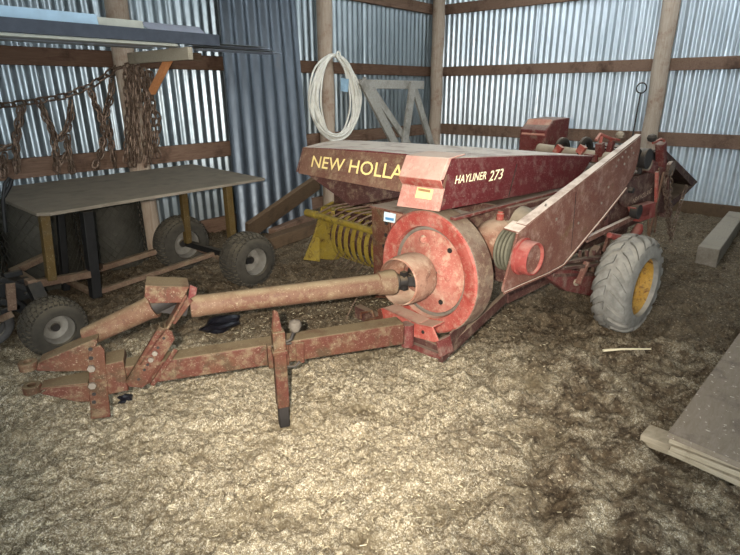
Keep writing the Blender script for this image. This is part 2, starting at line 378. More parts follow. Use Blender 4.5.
# ------------------------------------------------------------------ the baler, in its own axes: a = rearward, b = towards the pickup side, z up
BASE = Vector((2.9, 2.2, 0))
BAL = empty('hay_baler', (cos(PSI)*BASE.x-sin(PSI)*BASE.y, sin(PSI)*BASE.x+cos(PSI)*BASE.y, 0),
            'old red hay baler with big flywheel, yellow pickup and long tongue', 'baler', rz=PSI)
def nb(): return MB(BASE)
def V(*a): return Vector(a)
def frame_text(name, txt, o, xd, yd, size, m, parent, shear=0, sx=1., bold=.0, ext=.0012):
    cu = bpy.data.curves.new(name, 'FONT'); cu.body = txt; cu.size = 1; cu.shear = shear; cu.offset = bold; cu.extrude = 0; cu.resolution_u = 3
    t = bpy.data.objects.new(name, cu); COL.objects.link(t)
    dg = bpy.context.evaluated_depsgraph_get(); me = bpy.data.meshes.new_from_object(t.evaluated_get(dg))
    bpy.data.objects.remove(t); bpy.data.curves.remove(cu)
    xd = Vector(xd).normalized(); yd = Vector(yd); yd = (yd-xd*yd.dot(xd)).normalized(); n = xd.cross(yd)
    o = Vector(o)-BASE
    for v_ in me.vertices: v_.co = o+xd*(v_.co.x*size*sx)+yd*(v_.co.y*size)+n*.0012
    me.materials.append(M[m]); ob = bpy.data.objects.new(name, me); COL.objects.link(ob); ob.parent = parent
    return ob

# hood --------------------------------------------------------------
FL, FR = V(2.08, 2.90, 1.205), V(2.08, 1.69, 1.235); BLp = BB(348, 140, 2.95); BR = V(3.62, 1.69, 1.122)
fl0, fr0 = V(2.0, 2.86, 1.055), V(2.0, 1.66, 1.05)
bl0 = V(BLp.x-.05, 2.93, 1.05); br0 = V(3.34, 1.69, .945)
h_ = nb()
def hood_side(b_, top_f, top_r, bot_r, bot_f): pass
# sheet shell: top (gently crowned), front, sides, back as one folded cover of 12 mm
NT = 10
top = []
for i in range(NT+1):
    t = i/NT; L_ = FL.lerp(BLp, t); R_ = FR.lerp(BR, t)
    for k in range(9):
        s = k/8; p = L_.lerp(R_, s); p.z += .012*sin(PI*t)*(1)+.008*sin(PI*s); top.append(p)
fs = [(i*9+k, i*9+k+1, i*9+k+10, i*9+k+9) for i in range(NT) for k in range(8)]
under = [p-V(0, 0, .012) for p in top]; n0 = len(top)
ring = [k for k in range(9)]+[i*9+8 for i in range(1, NT+1)]+[NT*9+k for k in range(7, -1, -1)]+[i*9 for i in range(NT-1, 0, -1)]
fs2 = [tuple(n0+i for i in reversed(q_)) for q_ in fs]+[(ring[i], ring[i]+n0, ring[(i+1) % len(ring)]+n0, ring[(i+1) % len(ring)]) for i in range(len(ring))]
h_.add(top+under, fs+fs2)
hood = h_.build('hood_top', 'hood', BAL, smooth=30)
fr_ = nb()
def hoodq(u, v): return fl0.lerp(fr0, u).lerp(FL.lerp(FR, u), v)
gvs = [hoodq(i/12, j/4) for i in range(13) for j in range(5)]
fr_.add(gvs+[p+V(.012, 0, -.002) for p in gvs], [(i*5+j, i*5+j+1, i*5+j+6, i*5+j+5) for i in range(12) for j in range(4)]+[(65+i*5+j, 65+i*5+j+5, 65+i*5+j+6, 65+i*5+j+1) for i in range(12) for j in range(4)]
        +[(i*5, i*5+5, 70+i*5, 65+i*5) for i in range(12)]+[(i*5+4, 69+i*5, 74+i*5, i*5+9) for i in range(12)]+[(j, 65+j, 66+j, j+1) for j in range(4)]+[(60+j, 61+j, 126+j, 125+j) for j in range(4)]); fr_.prism([fl0, fr0, V(2.06, 1.68, 1.035), V(2.06, 2.84, 1.04)], (0, 0, -.006))
front = fr_.build('hood_front', 'hoodfront', BAL)
sd = nb(); sd.prism([FR+V(0, -.012, .002), FR.lerp(BR, .5)+V(0, -.012, .012), BR+V(0, -.012, 0), V(3.5, 1.678, 1.03), br0, BB(439.5, 211, 1.678), BB(444, 188.5, 1.678), BB(440.5, 181, 1.678), BB(447, 161, 1.678)], (0, .012, 0))
side = sd.build('hood_side', 'hood', BAL, bevel=.004)
sl = nb(); sl.prism([FL, BLp, bl0, fl0+V(0, .02, 0)], (0, .012, 0)); sl.prism([V(2.05, 2.86, 1.05), V(2.9, 2.9, 1.05), V(2.9, 2.75, .80), V(2.35, 2.75, .80)], (0, .01, 0))
sl.build('hood_end', 'case', BAL, bevel=.003)
fg = nb(); fg.bar(V(2.10, 1.665, .932), V(3.36, 1.668, .94), .035, .016); fg.bar(V(2.6, 1.66, .90), V(3.5, 1.66, .90), .07, .02)
fg.build('hood_flange', 'red', BAL, bevel=.004)
se = nb(); se.bar(BB(517, 164, 1.677), BB(508.5, 197, 1.677), .003, .003); se.build('panel_seam', 'iron', side)
up_ = (FL-fl0); up_ = V(up_.x, 0, up_.z)
tx = frame_text('lettering', 'NEW HOLLA', BASE, V(1, 0, 0), V(0, 1, 0), 1, 'yellowlet', front, bold=.006)
wd_ = max(v_.co.x for v_ in tx.data.vertices); hy = max(v_.co.y for v_ in tx.data.vertices)
for v_ in tx.data.vertices: v_.co = hoodq(.092+.675*v_.co.x/wd_, .30+.42*v_.co.y/hy)+V(-.0018, 0, 0)-BASE
def side_text(txt, p0, p1, hgt, bold):
    t_ = frame_text('lettering', txt, BASE, V(1, 0, 0), V(0, 1, 0), 1, 'creamlet', side, shear=.28, bold=bold)
    w_ = max(v_.co.x for v_ in t_.data.vertices); y_ = max(v_.co.y for v_ in t_.data.vertices); a_, b_ = BB(*p0, 1.676), BB(*p1, 1.676)
    for v_ in t_.data.vertices: v_.co = a_+(b_-a_)*(v_.co.x/w_)+V(0, 0, hgt*v_.co.y/y_)-BASE
side_text('HAYLINER', (454.3, 184.0), (486, 178.9), .040, .006); side_text('273', (488.3, 181.4), (503, 178.2), .054, .008)
# pinkish front cover at the corner of the hood
cv = nb()
c0 = [BA(406, 154.8, 2.03), BA(448.5, 158.2, 2.04), BA(440, 180.5, 1.955), BA(398.5, 176.3, 1.955)]
cv.prism(c0, (.03, 0, 0))
cv.prism([c0[0]+V(.01, 0, 0), c0[1]+V(.01, 0, 0), V(2.2, 1.68, 1.25), V(2.2, 1.93, 1.245)], (0, 0, -.008))
cover = cv.build('front_cover', 'coverpink', BAL, bevel=.01)
lp = nb(); l0 = [BA(402.5, 183.8, 1.985), BA(443.5, 189, 1.985), BA(438.5, 211.5, 1.985), BA(396.5, 206, 1.985)]
lp.prism(l0, (.012, 0, 0)); lp.prism([c0[3]+V(.01, 0, 0), c0[2]+V(.01, 0, 0), l0[1], l0[0]], (0, 0, -.008))
lower = lp.build('cover_skirt', 'coverpink', BAL, bevel=.004)
st = nb(); st.prism([c0[3]+V(-.002, -.0, -.001), c0[2]+V(-.002, 0, -.001), l0[1]+V(-.004, 0, 0), l0[0]+V(-.004, 0, 0)], (.006, 0, -.003)); st.build('underside_lip', 'redbright', cover)
dc = nb(); d0 = [BA(x_, y_, 1.98) for x_, y_ in ((417, 187), (433, 189.7), (430.5, 200), (414.5, 197.5))]
dn = (l0[1]-l0[0]).cross(l0[3]-l0[0]).normalized(); dn = dn if dn.x < 0 else -dn
def onplane(p, o, n): return p-n*((p-o).dot(n))
d0 = [onplane(p, l0[0], dn)+dn*.001 for p in d0]; dc.prism(d0, dn*.0015)
decal = dc.build('warning_decal', 'decal', lower)
for k in range(3):
    t0 = .2+.25*k; a_ = d0[0].lerp(d0[3], t0).lerp(d0[1].lerp(d0[2], t0), .12); b_ = d0[0].lerp(d0[3], t0).lerp(d0[1].lerp(d0[2], t0), .85-.1*k)
    if k == 0: nb().bar(a_+dn*.002, b_+dn*.002, .006, .012, up=(0, 0, 1)).build('decal_heading', 'decalink', lower)

# flywheel box, flywheel ----------------------------------------------------
bx = nb(); bx.minmax((2.26, 1.86, .30), (2.50, 2.40, .865)); gb = bx.build('gearbox_housing', 'redpink', BAL, bevel=.012)
fp = nb(); fp.prism([V(2.235, 2.41, .865), V(2.235, 2.25, .868), V(2.235, 2.22, .30), V(2.235, 2.38, .26)], (-.012, 0, 0)); fpl = fp.build('front_plate', 'tongue', BAL, bevel=.003)
tp = nb(); tp.prism([V(2.22, 2.42, .872), V(2.22, 1.80, .872), V(2.52, 1.80, .872), V(2.52, 2.42, .872)], (0, 0, -.01)); tp.build('housing_top', 'shield', gb)
sk = nb(); sk.prism([BA(384.5, 211.5, 2.215), BA(396, 214, 2.215), BA(395, 223, 2.215), BA(384, 221, 2.215)], (-.003, 0, 0)); stk = sk.build('sticker', 'sticker', fpl)
sk = nb(); sk.prism([BA(385.5, 217, 2.21), BA(394, 218.5, 2.21), BA(393.5, 221, 2.21), BA(385.5, 219.5, 2.21)], (-.002, 0, 0)); sk.build('sticker_print', 'stickerblue', fpl)
for (x_, y_) in ((386.5, 223), (386, 235), (384, 246)): nb().lathe([(0, .0001), (0, .013), (.004, .013), (.004, .0001)], BA(x_, y_, 2.218), (-1, 0, 0), 12).build('bolt_hole', 'iron', fpl)
FC = V(2.1, 1.83, .60); FWR = .345
fw = nb(); fw.lathe([(.0, FWR*.76), (-.004, FWR*.79), (-.008, FWR*.97), (0, FWR)], FC, (1, 0, 0), 72)
fw.lathe([(0, FWR*.76), (.03, FWR*.74), (.034, FWR*.70)], FC, (1, 0, 0), 72)
flywheel = fw.build('flywheel', 'redbright', BAL)
rm = nb(); rm.lathe([(0, FWR), (.004, FWR+.004), (.13, FWR+.004), (.135, FWR-.02), (.13, FWR-.1)], FC, (1, 0, 0), 72); rm.build('flywheel_rim', 'rim_dust', flywheel)
ds = nb(); ds.lathe([(.034, FWR*.71), (.03, FWR*.66), (.02, .16), (.0, .13), (-.012, .09), (-.02, .0001)], FC, (1, 0, 0), 64); disc = ds.build('flywheel_disc', 'redpink', BAL)
gv = nb(); gv.lathe([(.031, FWR*.75), (.024, FWR*.735), (.024, FWR*.70), (.031, FWR*.685)], FC, (1, 0, 0), 64); gv.build('polished_groove', 'lightsteel', flywheel)
for q_ in ((450, 250.5), (441, 302)): nb().lathe([(0, .0001), (0, .014), (.006, .014), (.006, .0001)], BA(*q_, 2.118), (-1, 0, 0), 14).build('disc_hole', 'iron', disc)
for q_ in ((422, 240), (446, 278)): nb().lathe([(.012, .026), (-.004, .02), (-.012, .0001)], BA(*q_, 2.11), (1, 0, 0), 12).build('disc_boss', 'redpink', disc)
hb = nb(); hb.lathe([(0, .075), (-.07, .07), (-.08, .03), (-.16, .03), (-.16, .0001)], FC+V(-.01, 0, 0), (1, 0, 0), 20); hb.bar(FC+V(-.06, -.11, .03), FC+V(-.06, -.02, .09), .02, .03); hb.build('shear_hub', 'iron', flywheel)
# bell shield of the drive line
bl = nb(); bl.lathe([(-.25, .119), (-.245, .126), (-.20, .132), (-.12, .134), (-.075, .126), (-.06, .108), (-.07, .10), (-.12, .124), (-.20, .124), (-.243, .119)], FC+V(0, .006, 0), (.988, .10, -.05), 56, closed=True)
bell = bl.build('drive_bell_shield', 'bell', BAL)
# drive shaft
T = V(-.925169, .379556, 0); N = V(-.379556, -.925169, 0); P0 = V(1.77, 1.71, 0)
def TN(s, n, z): return P0+T*s+N*n+V(0, 0, z)
SA, SB = TN(.985, -.115, .632), TN(-.02, -.135, .612)
sh = nb(); ax = (SB-SA).normalized(); LL = (SB-SA).length
sh.lathe([(0, .040), (0, .050), (.03, .052), (.06, .049), (LL-.09, .053), (LL-.085, .060), (LL-.02, .068), (LL, .066), (LL, .05)], SA, ax, 28)
shaft = sh.build('drive_shaft', 'tube', BAL)
jt = nb(); jt.lathe([(0, .045), (.05, .045), (.06, .03), (.10, .03)], SB-ax*.03, ax, 16); jt.bar(SB+ax*.06+V(0, 0, .05), SB+ax*.06-V(0, 0, .05), .03, .03); jt.bar(SB+ax*.05+V(0, .05, 0), SB+ax*.12+V(0, -.04, .0), .03, .05); jt.lathe([(0, .0001), (0, .035), (.05, .04), (.06, .0001)], SB+ax*.09, V(1, 0, 0), 16)
jt.build('universal_joint', 'iron', shaft)
# front half of the drive line drooping behind the hitch
FA, FB = TN(1.135, -.125, .655), TN(1.43, -.165, .535)
ft = nb(); ax2 = (FB-FA).normalized(); L2 = (FB-FA).length
ft.lathe([(.0, .044), (0, .054), (.012, .056), (.03, .050), (L2, .044), (L2, .02)], FA, ax2, 26); ft.build('front_shaft_tube', 'tube', BAL)
yj = nb(); yj.lathe([(0, .0001), (0, .036), (.1, .042), (.11, .0001)], FA-ax2*.10, ax2, 16); yj.bar(TN(1.0, -.12, .62), TN(1.12, -.12, .66), .05, .05); yj.build('yoke', 'iron', BAL)

def at_n(x_, y_, n_):
    d_ = BL[0]+BL[1]*((x_-370)/F)+BL[2]*((277.5-y_)/F); o_ = V(0, 0, H); return o_+d_*((n_-(o_-P0).dot(N))/d_.dot(N))
# tongue --------------------------------------------------------------------
tg = nb(); tg.hexa([TN(1.33, -.05, .315), TN(-.05, -.05, .285), TN(-.05, -.16, .285), TN(1.33, -.15, .315), TN(1.33, -.05, .415), TN(-.05, -.05, .405), TN(-.05, -.16, .405), TN(1.33, -.15, .415)])
tongue = tg.build('tongue', 'tongue', BAL, bevel=.008)
cl = nb(); cl.hexa([TN(1.40, -.035, .30), TN(1.285, -.035, .305), TN(1.285, -.165, .305), TN(1.40, -.165, .30), TN(1.40, -.035, .445), TN(1.285, -.035, .455), TN(1.285, -.165, .455), TN(1.40, -.165, .445)])
cl.build('tongue_collar', 'tongue', tongue, bevel=.006)
pt = nb(); q0 = [TN(*TNp) for TNp in ((1.455, -.03, .20), (1.375, -.03, .195), (1.350, -.03, .52), (1.362, -.03, .545), (1.41, -.03, .53))]
pt.prism(q0, N*-.014); plate = pt.build('hitch_plate', 'tongue', BAL, bevel=.003)
for k, (x_, y_) in enumerate(((90.5, 349), (91, 358), (91.5, 368), (92.5, 385), (94, 394), (94, 402))):
    d_ = BL[0]+BL[1]*((x_-370)/F)+BL[2]*((277.5-y_)/F); o_ = V(0, 0, H); t_ = (-.03-(o_-P0).dot(N))/d_.dot(N); p_ = o_+d_*t_
    if k in (2, 3): nb().bolt(p_, N, .016, .012).build('bolt', 'lightsteel', plate)
    else: nb().lathe([(0, .0001), (0, .009), (.002, .009), (.002, .0001)], p_, N, 10).build('plate_hole', 'iron', plate)
uc = nb()   # upper clevis arm: a folded wedge running out to the eye
u_ = [at_n(*q_, -.035) for q_ in ((97, 340.5), (94, 339.5), (38, 363), (36, 371), (60, 372), (84, 371), (92, 372))]
uc.prism(u_, N*-.012); uc.prism([u_[0], u_[2], u_[2]-N*.08, u_[0]-N*.13], V(0, 0, -.012))
uc.lathe([(0, .016), (0, .036), (.035, .036), (.035, .016)], u_[3]+T*.03-N*.03, (0, 0, 1), 24, closed=True)
uc.build('upper_hitch_arm', 'tongue', tongue, bevel=.003)
lc = nb()
u_ = [at_n(*q_, -.035) for q_ in ((90, 385), (76, 386), (50, 388), (40, 394), (50, 396), (76, 402), (90, 402))]
lc.prism(u_, N*-.012); lc.prism([at_n(88, 383, -.04), at_n(40, 388, -.04), at_n(40, 388, -.04)-N*.07, at_n(88, 383, -.04)-N*.12], V(0, 0, -.012))
lc.lathe([(0, .016), (0, .036), (.035, .036), (.035, .016)], u_[3]+T*.03-N*.03, (0, 0, 1), 24, closed=True)
lc.build('lower_hitch_arm', 'tongue', tongue, bevel=.003)
# drive line support: slanting perforated channel bolted to the tongue, with its top box
sp = nb()
fa = [at_n(*p_, -.02) for p_ in ((126.5, 383), (129, 387), (143, 388), (147, 384), (174, 338), (172, 331), (160, 327.5))]
sp.prism(fa, N*-.006)
for i, j in ((3, 4), (6, 0)): sp.prism([fa[i], fa[j], fa[j]-N*.03, fa[i]-N*.03], (fa[j]-fa[i]).cross(N).normalized()*.005)
support = sp.build('drive_line_support', 'tongue', BAL, bevel=.002)
for k, t_ in enumerate((.12, .3, .4, .5, .62, .72, .9)):
    p_ = fa[0].lerp(fa[2], .5).lerp(fa[6].lerp(fa[4], .5), t_)
    if k in (3, 4): nb().bolt(p_, N, .012, .01).build('bolt', 'lightsteel', support)
    else: nb().lathe([(0, .0001), (0, .0065), (.002, .0065), (.002, .0001)], p_, N, 10).build('support_hole', 'iron', support)
s2 = nb(); s2.bar(at_n(140, 362, -.05), at_n(166, 326, -.05), .012, .06, up=N); s2.bar(at_n(152, 385, -.04), at_n(176, 349, -.04), .02, .012, up=N); s2.build('support_strap', 'tongue', support, bevel=.002)
s3 = nb(); a3, b3 = at_n(165, 330, -.06), at_n(186, 293, -.06); s3.bar(a3, b3, .012, .07, up=N); s3.bar(at_n(172, 322, -.085), at_n(190, 298, -.09), .03, .03, up=N); s3.build('support_arm', 'tongue', support, bevel=.003)
bxp = [at_n(*p_, -.02) for p_ in ((145, 285.5), (189, 287), (187.5, 291), (181, 303), (150, 303.5), (144.5, 297))]
s4 = nb(); s4.prism(bxp, N*-.012); s4.prism([bxp[0], bxp[1], bxp[1]-N*.13, bxp[0]-N*.13], V(0, 0, -.008)); s4.prism([bxp[1], bxp[2], bxp[2]-N*.13, bxp[1]-N*.13], T*.008)
s4.build('shaft_cover', 'tongue', support, bevel=.004)
s5 = nb(); s5.prism([at_n(*p_, -.05) for p_ in ((190, 285), (197, 288), (196, 295), (188, 300))], N*-.01); s5.build('cover_tab', 'red', support)
# jack -----------------------------------------------------------------------
jp = lambda z: V(1.206, 1.966, 0)+N*.03+V(0, 0, z)
jk = nb(); jk.box(jp(.305), (.058, .058, .40), T, N); jk.box(jp(.40), (.07, .07, .02), T, N); jack = jk.build('jack', 'tongue', BAL, bevel=.004)
nb().box(jp(.055), (.05, .05, .13), T, N).build('jack_foot', 'iron', jack, bevel=.006)
jt_ = nb(); jt_.prism([jp(.50)+T*.025, jp(.50)-T*.02, jp(.60)-T*.005, jp(.615)+T*.012], N*.012); jt_.prism([jp(.50)+T*.025-N*.03, jp(.50)-T*.02-N*.03, jp(.58)-T*.005-N*.03, jp(.60)+T*.012-N*.03], N*.012); jt_.build('jack_top_lug', 'tongue', jack, bevel=.002)
jh = nb(); jh.path([jp(.44)-T*.03, jp(.45)-T*.06, jp(.49)-T*.075], .009, 8); jh.path([jp(.43)+T*.035, jp(.43)-T*.06], .006, 8); jh.build('jack_crank', 'iron', jack); nb().path([jp(.31)-T*.03, jp(.305)-T*.07, jp(.325)-T*.095], .007, 8).build('jack_pin', 'iron', jack)
kb = nb(); kb.lathe([(-.03, .0001), (-.026, .018), (0, .031), (.022, .026), (.032, .0001)], jp(.515)-T*.082, (0, 0, 1), 18); kb.build('crank_knob', 'knob', jack)
pl_ = nb(); pl_.hexa([TN(.53, -.035, .29), TN(.49, -.035, .29), TN(.49, -.045, .29), TN(.53, -.045, .29), TN(.53, -.035, .40), TN(.49, -.035, .40), TN(.49, -.045, .40), TN(.53, -.045, .40)]); pl_.box(jp(.36)-N*.045, (.10, .04, .12), T, N); pl_.build('jack_mount', 'tongue', jack, bevel=.003)

# drawbar bracket under the flywheel ------------------------------------------
br = nb()
bp = [BA(*p_, 1.93) for p_ in ((378, 309), (383, 308), (418, 324), (432, 327), (438, 341), (434, 342.5), (410, 336), (378, 328))]
br.prism(bp, (.012, 0, 0)); br.prism([bp[1], bp[2], bp[2]+V(.10, 0, 0), bp[1]+V(.10, 0, 0)], (0, 0, -.01)); br.prism([bp[2], bp[3], bp[3]+V(.1, 0, 0), bp[2]+V(.1, 0, 0)], (0, 0, -.01))
bracket = br.build('drawbar_bracket', 'redbright', BAL, bevel=.003)
b2 = nb(); p2 = [BA(*p_, 1.95) for p_ in ((396, 339), (403, 340), (441, 355), (440, 359), (432, 357.5), (398, 344))]; b2.prism(p2, (.012, 0, 0)); b2.prism([p2[1], p2[2], p2[2]+V(.09, 0, .0), p2[1]+V(.09, 0, 0)], (0, 0, -.008)); b2.prism([BA(*p_, 1.945) for p_ in ((435, 340), (438, 341), (442, 357), (439, 357))], (.10, 0, 0)); b2.build('lower_bracket_strap', 'red', bracket, bevel=.003)
nb().lathe([(0, .0001), (0, .010), (.003, .010), (.003, .0001)], BA(423, 332, 1.93), (-1, 0, 0), 12).build('pin_hole', 'iron', bracket)
b3 = nb(); b3.prism([BA(*p_, 1.92) for p_ in ((377, 310), (380, 309), (383, 322), (381, 323))], (.07, 0, 0)); b3.path([BA(361, 318, 1.92), BA(361, 313, 1.92), BA(372, 311, 1.92), BA(374, 317, 1.92)], .008, 8); b3.path([BA(366, 321, 1.93), BA(380, 317, 1.93)], .011, 8); b3.build('pivot_clip', 'tongue', bracket)
pv = nb(); pv.lathe([(0, .0001), (0, .035), (.13, .035), (.13, .0001)], TN(-.10, -.12, .24), (0, 0, 1), 20); pv.build('tongue_pivot', 'red', bracket)
wv = nb(); wv.add([BA(350, 318, 1.92), BA(362, 290, 1.95)], []); wv = nb().path([BA(346, 319, 1.80), BA(352, 306, 1.85), BA(358, 296, 1.87), BA(360, 292, 1.87)], .003, 6); wv.build('wire_clip', 'chain', bracket)

# frame and bale chamber --------------------------------------------------------
fm = nb()
f0, f1 = V(1.99, 1.62, .20), BB(505, 297, 1.72)
fm.bar(f0, f1, .03, .07); fm.bar(f1, V(3.9, 1.62, .42), .05, .08); fm.bar(V(2.0, 1.62, .23), V(2.0, 2.3, .26), .05, .08)
fm.prism([V(1.98, 1.60, .20), V(2.05, 1.60, .33), V(2.3, 1.66, .34), V(2.2, 1.64, .22)], (0, .012, 0))
frm = fm.build('main_frame', 'case', BAL, bevel=.005)
ch = nb(); ch.minmax((2.55, 1.62, .48), (4.25, 2.06, .93)); chamber = ch.build('bale_chamber', 'case', BAL, bevel=.008)
gbx = nb()   # gear castings seen between hood and shield
gbx.lathe([(0, .0001), (0, .05), (.03, .085), (.09, .115), (.20, .125), (.30, .12), (.30, .0001)], V(2.40, 1.68, .74), (1, .05, 0), 28)
gbx.lathe([(0, .0001), (0, .07), (.10, .09), (.16, .06), (.16, .0001)], V(2.56, 1.68, .74), (0, -1, 0), 24)
gcase = gbx.build('gear_casting', 'bell', BAL)
nb().lathe([(0, .022), (.035, .022), (.04, .016), (.05, .016), (.05, .0001)], V(2.52, 1.66, .86), (0, 0, 1), 10).build('filler_cap', 'redbright', gcase)
nb().lathe([(0, .0001), (0, .12), (.05, .115), (.12, .06), (.16, .035), (.16, .0001)], V(2.66, 1.62, .80), (-.25, -.6, .35), 24).build('cone_housing', 'castgrey', gcase)
gu = nb(); gu.bar(V(2.62, 1.60, .87), V(3.5, 1.60, .89), .08, .05); gu.bar(V(2.6, 1.58, .86), V(2.72, 1.52, .74), .03, .04); gu.build('side_rail', 'red', BAL, bevel=.004)
# long side shield ------------------------------------------------------------------
SB_ = 1.30
def sb(x_, y_, b_=SB_): return BB(x_, y_, b_)
sp_ = [sb(*p_) for p_ in ((518, 233.5), (575, 187), (620, 153.5), (641.5, 135.5), (640, 150), (637, 165), (633, 177), (626, 187), (603, 216), (584, 240), (563, 264), (548, 272.5), (520, 284.5), (503.5, 292.5), (503, 289), (511, 260))]
ss = nb(); ss.prism(sp_, (0, .012, 0)); shield = ss.build('side_shield', 'shield', BAL, bevel=.003)
fl_ = nb(); t0, t1, t2 = sp_[0], sp_[1], sp_[3]
fl_.prism([sb(518.5, 234), sb(528, 226), sb(528, 226)+V(0, .085, .006), sb(518.5, 234)+V(0, .085, .006)], (0, 0, .008))
fl_.prism([sb(526, 227), t2, t2+V(0, .035, .0), sb(526, 227)+V(0, .058, .003)], (0, 0, .008)); fl_.build('shield_flange', 'shield', shield, bevel=.003)
nb().path([sb(503.5, 293)+V(0, -.004, 0), sb(520, 285.5)+V(0, -.004, 0), sb(548, 273.5)+V(0, -.004, 0), sb(563, 265)+V(0, -.004, 0), sb(603, 217)+V(0, -.004, 0), sb(626, 188)+V(0, -.004, 0)], .006, 6).build('rolled_edge', 'shield', shield)
se2 = nb(); se2.bar(sb(576, 192)+V(0, -.001, 0), sb(571, 250)+V(0, -.0005, 0), .002, .002, up=(0, 1, 0)); se2.build('shield_seam', 'iron', shield)
rng2 = random.Random(3)
for (x_, y_) in ((631, 148), (625, 152), (633, 153), (622, 157), (618, 160), (628, 157), (616, 166), (624, 164), (601, 203), (578, 223), (556, 219), (545, 205), (608, 187)):
    nb().bolt(sb(x_, y_)+V(0, -.001, 0), (0, -1, 0), .0075, .004).build('rivet', 'lightsteel', shield)
cp = sb(521.5, 256); Rc = .083
cn = nb(); cn.lathe([(-.0, Rc+.008), (.012, Rc+.008), (.016, Rc), (.068, Rc*.98), (.074, Rc*.94), (.072, Rc*.87), (.060, Rc*.84), (.058, .0001)], cp, (0, -1, 0), 40)
cap = cn.build('pulley_cap', 'cap', BAL)
nb().lathe([(.0590, .0001), (.0600, Rc*.82), (.0580, Rc*.83)], cp, (0, -1, 0), 32).build('cap_face', 'shield', cap)
pu = nb()
for k in range(4): pu.lathe([(k*.02, .07), (k*.02+.003, .102), (k*.02+.010, .108), (k*.02+.017, .102), (k*.02+.02, .07)], cp+V(.005, .02, .02), (0, 1, 0), 36)
pu.build('belt_pulley', 'pulley', BAL)

# wheel -------------------------------------------------------------------------------
WC = V(3.55, 1.30, .315); WA = V(0, -1, 0); R_, W_ = .318, .235
ty = MB(BASE); ty.lathe(tyre_profile(R_, .20, W_, e=3.2), WC, WA, 72)
fn = surf_fn(WC, WA, R_, W_, 3.2)
tyre_o = ty.build('tire', 'rubbertread', BAL)
lg = nb(); NL = 19
for k in range(NL):
    for sgn in (-1, 1):
        lug(lg, fn, 2*PI*(k+(.25 if sgn > 0 else 0))/NL, sgn*.03, sgn*1.04, .205, lambda t: .34*t**1.0-.1, .017, 5)
lg.build('tread_lugs', 'rubbertread', tyre_o, smooth=30)
rim = nb(); rim.lathe([(.092, .212), (.100, .205), (.085, .195), (.05, .186), (-.01, .178), (-.05, .168), (-.045, .12), (-.03, .07), (-.02, .0001)], WC, WA, 56)
rim.lathe([(-.11, .21), (-.09, .18), (-.05, .17)], WC, WA, 56); rim_o = rim.build('rim', 'rimgold', BAL)
hub = nb(); hub.lathe([(-.035, .06), (.0, .055), (.03, .04), (.035, .0001)], WC, WA, 24); hub.build('hub', 'rimgold', rim_o)
for k in range(5): nb().bolt(WC+V(.095*cos(2*PI*k/5), .040, .095*sin(2*PI*k/5)), WA, .012, .014).build('lug_nut', 'rimgold', rim_o)
ax_ = nb(); ax_.bar(V(3.55, 1.33, .315), V(3.55, 3.2, .315), .07, .07); ax_.build('axle', 'case', BAL)
# axle beam and linkages below the shield
ab = nb(); p_ = [BB(*q_, 1.45) for q_ in ((545, 276), (558, 267), (600, 275), (600, 298), (566, 291))]
ab.prism(p_, (0, .05, 0)); ab.bar(p_[2].lerp(p_[3], .5), V(3.75, 1.5, .43), .05, .12); beam = ab.build('axle_beam', 'red', BAL, bevel=.006)
nb().bolt(BB(575, 282, 1.45), (0, -1, 0), .022, .02).build('bolt', 'castgrey', beam)
nb().bar(BB(578, 284, 1.42), BB(587, 262, 1.42), .02, .035, up=(0, 1, 0)).build('beam_lug', 'shield', beam)
lk = nb()
lk.bar(BB(562, 262, 1.46), BB(607, 256, 1.46), .05, .02); lk.bar(BB(560, 268, 1.44), BB(604, 263, 1.44), .05, .02); lk.bar(BB(551, 275, 1.46), BB(600, 274, 1.46), .03, .02)
for x_ in (580, 587, 594, 600): lk.bar(BB(x_, 250, 1.48), BB(x_-1, 272, 1.48), .02, .02)
lk.bar(BB(588, 262, 1.5), BB(598, 248, 1.5), .05, .05)
lk.build('linkage_rails', 'case', BAL, bevel=.003)
rails = nb()
rails.bar(BB(586, 240, 1.42), BB(642, 213, 1.42), .02, .035); rails.bar(BB(589, 236, 1.44), BB(632, 216, 1.44), .02, .015); rails.build('control_rod', 'shield', BAL, bevel=.003)
kk = nb()
kk.bar(BB(604, 252, 1.5), BB(618, 208, 1.5), .045, .02, up=(0, 1, 0)); kk.bar(BB(612, 228, 1.49), BB(626, 207, 1.49), .02, .025, up=(0, 1, 0)); kk.bar(BB(614, 209, 1.49), BB(628, 205, 1.49), .02, .02); kk.bar(BB(610, 228, 1.49), BB(620, 225, 1.49), .02, .02); kk.bar(BB(628, 206, 1.49), BB(627, 192, 1.49), .02, .03, up=(0, 1, 0)); kk.bar(BB(597, 236, 1.49), BB(602, 220, 1.49), .06, .02, up=(0, 1, 0)); kk.build('lever_frame', 'shield', BAL, bevel=.003)
kn = nb(); kn.path([BB(*q_, 1.40) for q_ in ((609, 235), (622, 239), (633, 238), (638, 230), (640, 224))], [.018, .03, .035, .035, .02], 12); kn.bar(BB(637, 212, 1.40), BB(647, 211, 1.40), .04, .07); kn.prism([BB(*q_, 1.38) for q_ in ((636, 208), (656, 202), (655, 217), (640, 222))], (0, .06, 0)); kn.build('red_bell_crank', 'cap', BAL, bevel=.004)
gr = nb(); gr.lathe([(0, .0001), (0, .045), (.05, .05), (.05, .0001)], BB(632, 211, 1.42), (0, -1, 0), 24); nb().bolt(BB(629, 190, 1.42), (0, -1, 0), .02, .03).build('pivot_bolt', 'iron', BAL); gr.build('idler_wheel', 'iron', BAL)

